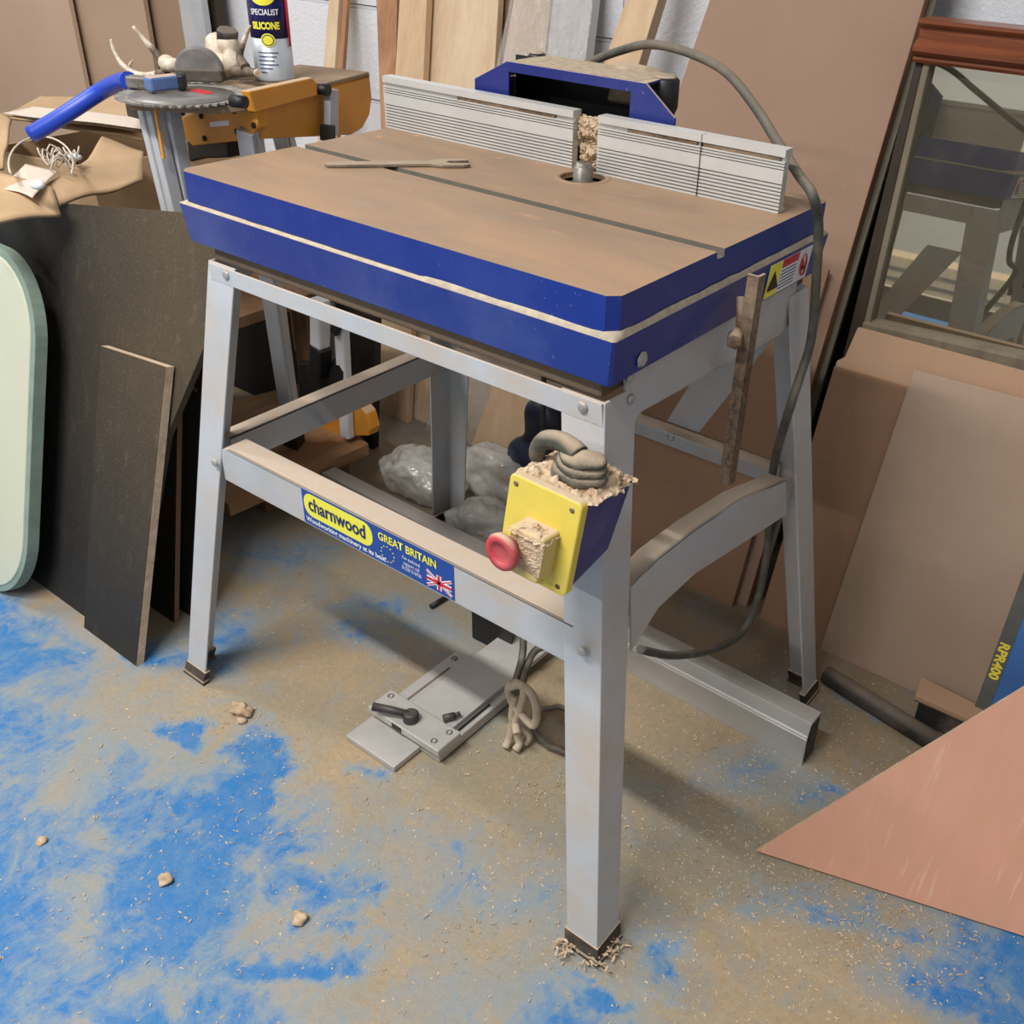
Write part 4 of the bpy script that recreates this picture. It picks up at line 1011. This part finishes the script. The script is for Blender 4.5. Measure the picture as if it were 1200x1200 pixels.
# half round smoky shell
m = MB(); sc_ = Zp(234, 97, TZ + .006); rr_ = .039
prof = [(rr_ * math.cos(a), rr_ * 1.02 * math.sin(a)) for a in [math.pi * k / 24 for k in range(25)]]
dirx = V((.78, .62, 0)); m.prism([sc_ + dirx * x + V((0, 0, max(z, 0) + .0145 - .0)) for x, z in prof], V((-.62, .78, 0)) * .02)
sh = m.build('grinding_guard', 'greyglass', bevel=.004, seg=3); tag(sh, 'grey half-round guard standing on the saw blade in front of the skull', 'guard')
m = MB(); m.prism([sc_ + dirx * x + V((.62, -.78, 0)) * .004 + V((0, 0, z + .001)) for x, z in ((-.036, 0), (.037, 0), (.039, .006), (.036, .02), (-.036, .02))], V((-.62, .78, 0)) * .026); m.build('rim', 'blackd', sh, bevel=.003)
# blue handled tool
BT = empty('pry_tool', tuple(Zp(150, 95, TZ + .01))); tag(BT, 'blue tubular handled tool reaching left off the saw blade', 'hand tool')
hp = [Zp(36, 158, .80), Zp(75, 135, .83), Zp(118, 107, .865), Zp(138, 97, .885), Zp(151, 94, .896)]
m = MB(); m.tube(smooth_path(hp, 5), .0135, 12); m.build('handle', 'bluehandle', BT)
m = MB(); m.bar(Zp(150, 95, .896), Zp(178, 97, .896), .018, .018); m.build('neck', 'steel', BT, bevel=.003)
m = MB(); m.bar(Zp(172, 99, .899), Zp(208, 95, .899), .022, .022); m.build('head', 'bluegrey', BT, bevel=.004)
m = MB(); m.bar(Zp(207, 95, .899), Zp(218, 95, .899), .026, .024); m.build('jaw', 'black', BT, bevel=.004)
# spray can
cb_ = Zp(323, 93, TZ); cr = .0325
SC = empty('spray_can', tuple(cb_)); tag(SC, 'navy and silver aerosol spray can standing on the yellow work stand', 'spray can')
m = MB(); m.lathe(cb_, (0, 0, 1), [(cr * .93, 0), (cr * 1.02, .002), (cr * 1.02, .005), (cr, .007), (cr, .068)], 40); m.build('lower_body', 'can_silver', SC)
m = MB(); m.lathe(cb_, (0, 0, 1), [(cr * 1.003, .068), (cr * 1.003, .16), (cr * .95, .172), (cr * .6, .182), (cr * .5, .20)], 40); m.build('upper_body', 'can_label', SC)
tod = (CAMP - cb_); tod.z = 0; tod.normalize(); ang0 = math.atan2(tod.y, tod.x) - .22
def wrapmesh(o, c, r):   # bend flat x,z decoration round the can
    for v in o.data.vertices:
        x, z, dpt = v.co.x, v.co.z, v.co.y
        a = ang0 + x / r; v.co = V((math.cos(a) * (r + .0007 + dpt), math.sin(a) * (r + .0007 + dpt), z))
def ctext(s, size, z, mat, sx=.8, bold=.0004, x=0):
    o = text(s, 'label_lettering', size, cb_ + V((x, 0, z)), (1, 0, 0), (0, 0, 1), mat, SC, depth=0, sx=sx, bold=bold, align='CENTER'); wrapmesh(o, cb_, cr)
ctext('SPECIALIST', .0125, .104, 'stick_white', .78, .0002); ctext('SILICONE', .0145, .083, 'stick_yel', .74, .0007)
def cdisc(cx, cz, rx, rz, mat, name, d=0):
    m = MB(); n_ = 32; rg = []
    for q_ in (.02, .25, .5, .75, 1):
        rg.append([m.b.verts.new(cb_ + V((cx + q_ * rx * math.cos(2 * math.pi * k / n_), d, cz + q_ * rz * math.sin(2 * math.pi * k / n_)))) for k in range(n_)])
    m.face(rg[0])
    for p_, c_ in zip(rg, rg[1:]):
        for k in range(n_): m.face([p_[k], c_[k], c_[(k + 1) % n_], p_[(k + 1) % n_]])
    o = m.build(name, mat, SC); wrapmesh(o, cb_, cr)
cdisc(0, .134, .021, .016, 'stick_yel', 'logo_disc'); cdisc(.002, .066, .0115, .0105, 'stick_yel', 'badge'); cdisc(.002, .066, .0095, .0085, 'can_label', 'badge_ring', .0003); cdisc(.002, .066, .008, .007, 'stick_yel', 'badge_centre', .0006)
for k in range(6):
    m = MB(); ww = (.034, .03, .026, .032, .022, .012)[k]; z_ = .046 - k * .0062
    for j in range(8):
        m.prism([cb_ + V((-.017 + ww * j / 8, 0, z_)), cb_ + V((-.017 + ww * (j + .8) / 8, 0, z_)), cb_ + V((-.017 + ww * (j + .8) / 8, 0, z_ + .0016)), cb_ + V((-.017 + ww * j / 8, 0, z_ + .0016))], (0, .0002, 0))
    o = m.build('small_print', 'can_label', SC); wrapmesh(o, cb_, cr)
a_ = ang0 + 1.25; sd_ = V((math.cos(a_), math.sin(a_), 0)) * (cr + .002)
m = MB(); m.tube([cb_ + sd_ + V((0, 0, .055)), cb_ + sd_ + V((0, 0, .17))], .0018, 8); m.build('straw', 'stick_red', SC)

# ------------------------------------------------------------------ plank shelf with second stand below
m = MB(); sh_z = .10
pts = [Zp(432, 520, sh_z), Zp(268, 592, sh_z), V((-1.12, .02, sh_z)), V((-1.02, .42, sh_z))]
m.prism(pts, (0, 0, -.028)); SH = m.build('low_plank_shelf', 'shelfwood', bevel=.002); tag(SH, 'old plank shelf near the floor behind the left legs', 'shelf')
m = MB(); m.box(-.98, -.74, .08, .12, 0.0, .071); m.box(-.95, -.72, .26, .30, 0, .071); m.build('bearer', 'brownwood', SH)
FS = empty('folded_stand', (-.80, .33, .10)); tag(FS, 'second folded stand with orange body and white tube legs on the plank shelf', 'folded stand')
yq = .30
m = MB(); m.prism([Yp(*p, yq) for p in [(362, 512), (362, 470), (395, 462), (415, 468), (429, 485), (434, 503), (432, 511)]], (0, .03, 0)); m.build('body_panel', 'orange', FS, bevel=.003)
m = MB(); m.bar(Yp(400, 375, yq - .012), Yp(407, 512, yq - .012), .028, .022, up=(0, 1, 0)); lg = m.build('leg', 'white', FS, bevel=.005)
m = MB(); m.prism([p + V((0, -.0125, 0)) for p in [Yp(391, 470, yq - .012), Yp(391, 434, yq - .012), Yp(396, 426, yq - .012), Yp(402, 426, yq - .012), Yp(407, 434, yq - .012), Yp(407, 460, yq - .012)]], (0, .003, 0)); m.build('grip', 'black', lg)
m = MB(); m.bar(Yp(375, 350, yq - .02), Yp(375, 406, yq - .02), .034, .03, up=(0, 1, 0)); lg = m.build('leg', 'white', FS, bevel=.005)
m = MB(); m.bar(Yp(376, 406, yq - .02), Yp(374, 440, yq - .02), .038, .034, up=(0, 1, 0)); m.build('grip', 'black', lg, bevel=.004)
m = MB(); m.prism([Yp(*p, yq - .005) for p in [(348, 425), (400, 425), (402, 462), (350, 470)]], (0, .02, 0)); m.build('bracket', 'black', FS, bevel=.004)
m = MB(); m.bar(Yp(392, 390, yq - .03), Yp(398, 376, yq - .03), .02, .012, up=(0, 1, 0)); m.build('clip', 'black', FS, bevel=.002)
m = MB(); m.prism([Yp(*p, yq + .03) for p in [(338, 355), (356, 350), (352, 410), (345, 412)]], (0, .02, 0)); m.build('side_arm', 'orange', FS, bevel=.002)
m = MB(); m.prism([Yp(*p, .42) for p in [(262, 340), (440, 340), (436, 560), (262, 560)]], (0, .02, 0));  # dark board added in place of the deep shade under the table
bp_ = m.build('shade_board', 'blackboard'); tag(bp_, 'added dark board standing for the shade behind the folded stand under the table', 'board')
m = MB(); m.box(-1.32, -.82, -.05, .36, .385, .41); m.box(-1.1, -.60, -.115, -.052, .385, .41); m.box(-.88, -.83, .02, .06, .1005, .385); m.box(-.88, -.83, .31, .35, .1005, .385); m.box(-1.30, -1.26, -.04, 0, 0, .385); m.box(-1.30, -1.26, .31, .35, 0, .385)
tag(m.build('wooden_trestle', 'brownwood', bevel=.002), 'low brown wooden trestle standing on the plank shelf in shadow', 'trestle')

# ------------------------------------------------------------------ timber leaning on the back wall
ly0, lk = .60, .27
def lum(tl, tr, bl, br, mat, label, th=.02, off=0, name='timber_length', grp=None):
    y0 = ly0 + off
    T0 = [LP(*tl, y0, lk), LP(*tr, y0, lk)]; B0 = [LP(*bl, y0, lk), LP(*br, y0, lk)]
    top = []
    pts = []
    for t_, b2 in zip(T0, B0):
        dd = (t_ - b2); dd /= dd.z
        pts.append((b2 + dd * (1.08 + random.uniform(-.03, .03) * 0 - b2.z), b2 + dd * (-b2.z)))
    n = V((0, 1, -lk)).normalized()
    m = MB(); m.prism([pts[0][0], pts[1][0], pts[1][1], pts[0][1]], n * th)
    o = m.build(name, mat, bevel=.0015); return tag(o, label, 'timber')
lum((385, 0), (397, 0), (378, 85), (392, 85), 'pine2', 'narrow pale batten left of the white gap, above the yellow stand', off=.02)
lum((401, 0), (407, 0), (394, 85), (401, 85), 'pine3', 'thin brown strip right beside the narrow pale batten', .012, off=.03)
lum((441, 0), (465, 0), (447, 150), (463, 150), 'pine3', 'reddish timber length left of the thick pale pine post', off=.02)
lum((468, 0), (500, 0), (436, 560), (474, 560), 'pine', 'thick pale pine post behind the left fence', off=-.03)
lum((498, 0), (507, 0), (473, 560), (486, 560), 'brownwood', 'dark brown timber strip between the pale post and wide board', off=.03)
lum((505, 0), (584, 0), (473, 560), (552, 560), 'pine2', 'widest pale pine board behind the left fence', off=0)
lum((584, 0), (600, 0), (549, 560), (562, 560), 'brownwood', 'dark reddish timber just right of the widest pine board', off=.03)
lum((735, -5), (769, 8), (548, 535), (606, 540), 'pine', 'timber leaning steeply right behind the blue guard hood', .03, off=-.085)
# wrapped pack
WP = empty('wrapped_pack', (-.6, .7, 0)); tag(WP, 'pack of boards in shiny clear shrink wrap behind the blue guard', 'wrapped boards')
def lq(us, off, th, name, mat, par, zc=1.1):
    y0 = ly0 + off; q_ = [LP(*p, y0, lk) for p in us]
    n = V((0, 1, -lk)).normalized(); out = []
    for a, c in ((q_[0], q_[3]), (q_[1], q_[2])):
        dd = a - c; dd /= dd.z; out.append((c + dd * (zc - c.z), c + dd * (.001 - c.z)))
    m = MB(); m.prism([out[0][0], out[1][0], out[1][1], out[0][1]], n * th); return m.build(name, mat, par, bevel=.002)
lq([(602, 0), (645, 0), (635, 95), (585, 95)], -.01, .03, 'pale_board', 'pine2', WP)
lq([(648, 0), (694, 0), (683, 95), (637, 95)], -.01, .03, 'grey_panel', 'grey_sheet', WP)
# wrap: wrinkled skin a little in front
m = MB(); q_ = [LP(*p, ly0 - .022, lk) for p in [(600, 0), (697, 0), (686, 95), (581, 95)]]
g = 40; gv = []
for i in range(g + 1):
    row = []
    for j in range(g + 1):
        s_ = i / g; t_ = j / g * 1.0
        a = q_[0].lerp(q_[1], s_); c = q_[3].lerp(q_[2], s_); dd = (a - c) / (a.z - c.z)
        p = c + dd * ((1.1 - 1.1 * t_) - c.z); p.y -= .006 + .005 * noise.noise(V((p.x * 26, p.z * 18, 3))) + .003 * noise.noise(p * 60)
        row.append(m.b.verts.new(p))
    gv.append(row)
for i in range(g):
    for j in range(g): m.face([gv[i][j], gv[i + 1][j], gv[i + 1][j + 1], gv[i][j + 1]])
wo = m.build('shrink_wrap', 'wrap', WP, smooth=True); so = wo.modifiers.new('s', 'SOLIDIFY'); so.thickness = .0008
# plastic bags on the floor under the table
def bag(c, r, sc, label, seed):
    m = MB(); g_ = bmesh.ops.create_icosphere(m.b, subdivisions=5, radius=1)
    for v in g_['verts']:
        p = v.co.copy(); q_ = p + V((seed, 0, 0))
        k = 1 + .22 * noise.noise(q_ * 1.5) - .16 * abs(noise.noise(q_ * 2.6)) - .09 * abs(noise.noise(V((q_.x * 5, q_.y * 5, q_.z * 1.4)))) - .04 * abs(noise.noise(V((q_.x * 11, q_.y * 11, q_.z * 3))))
        w_ = V((p.x * sc[0], p.y * sc[1], p.z * sc[2])) * r * k + V(c); w_.z = max(w_.z, .002 + .001 * noise.noise(q_ * 9)); v.co = w_
    o = m.build('plastic_bag', 'bag', smooth=True); return tag(o, label, 'plastic bag')
bag((-.56, .37, .03), .09, (1.25, .8, .72), 'crumpled clear plastic bag left of the rear left leg', 3)
bag((-.40, .47, .035), .105, (1.35, .6, .75), 'crumpled clear plastic bag right behind the rear left leg', 9)
bag((-.31, .30, .03), .075, (1.3, .9, .85), 'rounded grey plastic bag nearest the aluminium extrusion', 15)
bag((-.20, .43, .04), .09, (1.2, .7, .95), 'grey plastic bag behind the yellow switch box', 22)
m = MB(); c_ = Yp(630, 500, .50); m.ico((c_.x, .50, .08), .075, 3, (1.1, .5, 1.2), nz=.02, nf=14); m.ico((c_.x + .02, .50, .19), .055, 3, (1.2, .55, 1.0), nz=.02, nf=14)
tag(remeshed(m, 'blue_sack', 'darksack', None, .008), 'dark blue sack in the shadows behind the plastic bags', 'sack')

# ------------------------------------------------------------------ top left: sheets, strip, carton
wy = .80
xs_ = [-3.1] + [Yp(u, 50, y_).x for u, y_ in ((90, .80), (176, .83), (217, .86))]
m = MB(); m.box(xs_[0], xs_[1], .80, .815, 0, 1.22); tag(m.build('mdf_sheet', 'mdf1', bevel=.001), 'leftmost pinkish MDF sheet standing against the wall', 'MDF sheet')
m = MB(); m.box(xs_[0] + .3, xs_[2], .83, .845, 0, 1.25); tag(m.build('mdf_sheet', 'mdf2', bevel=.001), 'middle tan MDF sheet behind the leftmost one', 'MDF sheet')
m = MB(); m.box(xs_[0] + .6, xs_[3], .86, .875, 0, 1.28); tag(m.build('mdf_sheet', 'mdf3', bevel=.001), 'rearmost brownish MDF sheet left of the metal strip', 'MDF sheet')
a_, c_ = Yp(221, 30, .82), Yp(240, 30, .82)
m = MB(); m.prism([(a_.x, .80, 0), (c_.x - .025, .80, 0), (c_.x, .82, 0), (c_.x, .84, 0), (a_.x, .84, 0)], (0, 0, 1.3)); tag(m.build('metal_post', 'greytube', bevel=.001), 'upright grey metal post beside the MDF sheets', 'metal post')
a_, c_ = Yp(243, 30, .86), Yp(256, 30, .86)
m = MB(); m.box(a_.x - .05, c_.x, .86, .885, 0, 1.3); tag(m.build('dark_strip', 'darkframe', bevel=.001), 'dark upright strip between metal post and white wall', 'timber')
# carton
CT = empty('cardboard_carton', (-1.15, .15, 0)); tag(CT, 'torn open cardboard carton behind the black boards at left', 'carton')
z_ = .70
m = MB()
cc = [Zp(-60, 190, z_), Zp(178, 165, z_ + .0), V((-1.12, .32, z_)), V((-1.75, .22, z_))]
cc = [V((-1.28, -.07, z_)), V((-1.0, -.01, z_)), V((-1.02, .37, z_)), V((-1.32, .34, z_))]
for i in range(4):
    p, q = cc[i], cc[(i + 1) % 4]; inn = (sum(cc, V()) / 4 - (p + q) / 2); inn.z = 0; inn.normalize()
    m.prism([V((p.x, p.y, .411)), V((q.x, q.y, .411)), q, p], inn * .006)
m.prism([V((p.x, p.y, .411)) for p in cc], (0, 0, .005))
m.build('walls', 'card', CT)
def flap(pts, name, th=.006, sub=6, amp=.008, mat='card'):
    m = MB(); g_ = 14; a, b2, c, d_ = [V(p) for p in pts]; rows = []
    for i in range(g_ + 1):
        row = []
        for j in range(g_ + 1):
            p = a.lerp(b2, i / g_).lerp(d_.lerp(c, i / g_), j / g_); p.z += amp * noise.noise(p * 11); row.append(m.b.verts.new(p))
        rows.append(row)
    for i in range(g_):
        for j in range(g_): m.face([rows[i][j], rows[i + 1][j], rows[i + 1][j + 1], rows[i][j + 1]])
    o = m.build(name, mat, CT, smooth=True); so = o.modifiers.new('s', 'SOLIDIFY'); so.thickness = th; return o
m = MB(); heap(m, (-1.26, -.03, .60), (.24, .03, 0), (-.02, .30, 0), (0, 0, 1), 40, 40, .08, 12, 6, .2); tag(m.build('carton_shade_filler', 'blackd'), 'crumpled black filler added as the shade inside the torn carton', 'shade filler')  # black lumpy filler added to darken the carton's inside like shade
flap([Zp(4, 136, .755), Zp(166, 163, .735), Zp(170, 120, .76), Zp(48, 112, .78)], 'rear_flap', .005, amp=.004)
flap([Zp(4, 134, .772), Zp(166, 152, .755), Zp(170, 112, .775), Zp(60, 112, .79)], 'upper_sheet', .004, amp=.003)
flap([Zp(4, 133, .777), Zp(166, 150, .760), Zp(168, 138, .768), Zp(40, 124, .785)], 'liner', .002, mat='cardw', amp=.003)
flap([Zp(20, 250, .70), Zp(168, 214, .70), Zp(167, 172, .735), Zp(120, 164, .745)], 'front_flap', amp=.018)
flap([Zp(-30, 262, .70), Zp(70, 246, .70), Zp(62, 222, .715), Zp(-30, 188, .75)], 'side_flap', amp=.014)
flap([Zp(-30, 200, .73), Zp(4, 196, .73), Zp(14, 140, .765), Zp(-30, 120, .78)], 'torn_corner', amp=.012)
flap([Zp(2, 218, .722), Zp(38, 232, .722), Zp(68, 200, .73), Zp(30, 192, .735)], 'paper_sheet', .001, mat='cardw', amp=.006)
m = MB(); cpt_ = Zp(48, 195, .74); m.tube([Zp(48 + 38 * math.cos(a), 192 + 32 * math.sin(a), .75) for a in [math.radians(160 + 220 * k / 20) for k in range(21)]], .0018, 8)
tag(m.build('wire_hoop', 'cardw'), 'pale curved wire hoop sticking out of the torn carton', 'wire')
m = MB(); random.seed(4)
for i in range(7):
    c_ = Zp(55 + i * 5, 185 + random.uniform(-7, 7), .745); r = random.uniform(.012, .018)
    m.tube([c_ + V((r * math.cos(a * .52), r * math.sin(a * .52), .012 * math.sin(a + i))) for a in range(13)], .0014, 6)
tag(m.build('white_string', 'cardw'), 'tangle of white string lying in the torn carton', 'string')
for u, v in ((88, 184), (44, 216)):
    m = MB(); m.ico(Zp(u, v, .745), .011, 2, (1.3, 1, .6), nz=.003, nf=40); tag(m.build('paper_wad', 'white'), 'small white paper wad beside the string tangle' if u == 88 else 'small white paper wad at the front of the carton', 'paper')

# ------------------------------------------------------------------ shavings
def curl(mb, p, L, wd, seed):
    rnd = random.Random(seed); a = rnd.uniform(0, 6.28); d = V((math.cos(a), math.sin(a), 0)); s_ = V((-d.y, d.x, 0)); tw = rnd.uniform(2, 9); r = L / 3
    n_ = 6; vs = []
    for k in range(n_ + 1):
        t_ = k / n_; q_ = p + d * (L * (t_ - .5)) + V((0, 0, .0012 + r * .35 * abs(math.sin(t_ * tw)))) + s_ * r * .5 * math.sin(t_ * tw * .7)
        vs.append((mb.b.verts.new(q_ - s_ * wd / 2), mb.b.verts.new(q_ + s_ * wd / 2 + V((0, 0, wd * .4)))))
    for a_, c_ in zip(vs, vs[1:]): mb.face([a_[0], c_[0], c_[1], a_[1]])
random.seed(21)
m = MB()
def scatter(u, v, ru, rv, n_, L=(.003, .010)):
    for i in range(int(n_ * .6)):
        p = Zp(random.gauss(u, ru), random.gauss(v, rv)); curl(m, p, L[0] + (L[1] - L[0]) * random.random() ** 2.5, random.uniform(.0006, .0018), random.random())
for a in [(1000, 1050, 80, 30, 260), (900, 1000, 60, 40, 160), (820, 960, 50, 40, 120), (345, 690, 18, 16, 50), (600, 900, 90, 40, 90), (640, 930, 25, 12, 70), (430, 1030, 120, 80, 120), (560, 1090, 30, 20, 40),
          (800, 870, 70, 30, 120), (1040, 1110, 60, 40, 160), (200, 870, 120, 80, 80), (290, 840, 18, 10, 26), (320, 900, 20, 40, 40), (1000, 880, 60, 30, 80), (100, 1050, 70, 70, 50), (700, 1110, 120, 60, 110), (860, 830, 60, 30, 60), (500, 860, 60, 40, 60)]: scatter(*a)
for (u, v, ru, rv, n_) in ((900, 1000, 150, 80, 1500), (600, 950, 250, 120, 900), (250, 950, 250, 180, 900), (450, 720, 150, 80, 400), (850, 870, 120, 60, 700), (1000, 1100, 120, 60, 900)):
    for i in range(n_):
        p = Zp(random.gauss(u, ru), random.gauss(v, rv), .0006)
        if p.y > .42: continue
        a_ = random.uniform(0, 6.28); l_ = random.uniform(.0008, .003); w_ = random.uniform(.0004, .001); d_ = V((math.cos(a_), math.sin(a_), random.uniform(-.2, .2))) * l_; e_ = V((-math.sin(a_), math.cos(a_), .4)) * w_
        m.face([m.b.verts.new(p - d_ - e_), m.b.verts.new(p + d_ - e_), m.b.verts.new(p + d_ * .7 + e_), m.b.verts.new(p - d_ * .8 + e_)])
tag(m.build('wood_shavings', 'shaving'), 'loose wood shavings scattered over the dusty blue floor', 'wood shavings', kind='stuff')
m = MB()
for (u, v, n_, s_) in ((662, 1112, 26, 7), (700, 1120, 30, 9), (716, 1106, 26, 8)):
    for i in range(n_): curl(m, Zp(u + random.gauss(0, s_), v + random.gauss(0, s_ * .8), random.uniform(0, .014)), random.uniform(.006, .014), .0025, random.random())
tag(m.build('foot_shavings', 'shaving'), 'clump of curled shavings around the front right foot', 'wood shavings', kind='stuff')
for i, (u, v, r, lab) in enumerate(((284, 836, .014, 'largest sawdust clod near the front left leg'), (194, 1033, .009, 'small tan clod on the bluest floor patch'), (49, 986, .007, 'small tan clod near the left edge of the floor'), (350, 1078, .009, 'pale clod on the floor below centre left'))):
    m = MB(); p = Zp(u, v); m.ico((p.x, p.y, r * .45), r, 3, (1.2, 1, .7), nz=r * .7, nf=110); 
    if i == 0: m.ico((p.x + .014, p.y - .012, .004), .007, 2, (1.3, 1, .6), nz=.004, nf=110); m.ico((p.x - .02, p.y + .004, .003), .006, 2, (1.6, 1, .5), nz=.004, nf=110)
    tag(m.build('sawdust_clod', 'sawdust'), lab, 'sawdust clod')
# planks stacked at the far side of the workshop (seen in the mirror)
for i in range(3):
    m = MB(); m.box(-1.6, .1 - i * .2, -3.6 + i * .08, -3.2 + i * .02, .0 + i * .06, .058 + i * .06); tag(m.build('floor_plank', 'pine2', bevel=.002), ['lowest', 'middle', 'topmost'][i] + ' pale plank of the pile across the workshop', 'plank', 'planks across the workshop')

# ------------------------------------------------------------------ clean up + colour management
for o in bpy.data.objects:
    if '_o' in o: del o['_o']
S.view_settings.view_transform = 'Standard'; S.view_settings.look = 'None'; S.view_settings.gamma = 1; S.view_settings.use_curve_mapping = False
S.view_settings.exposure = 0.0
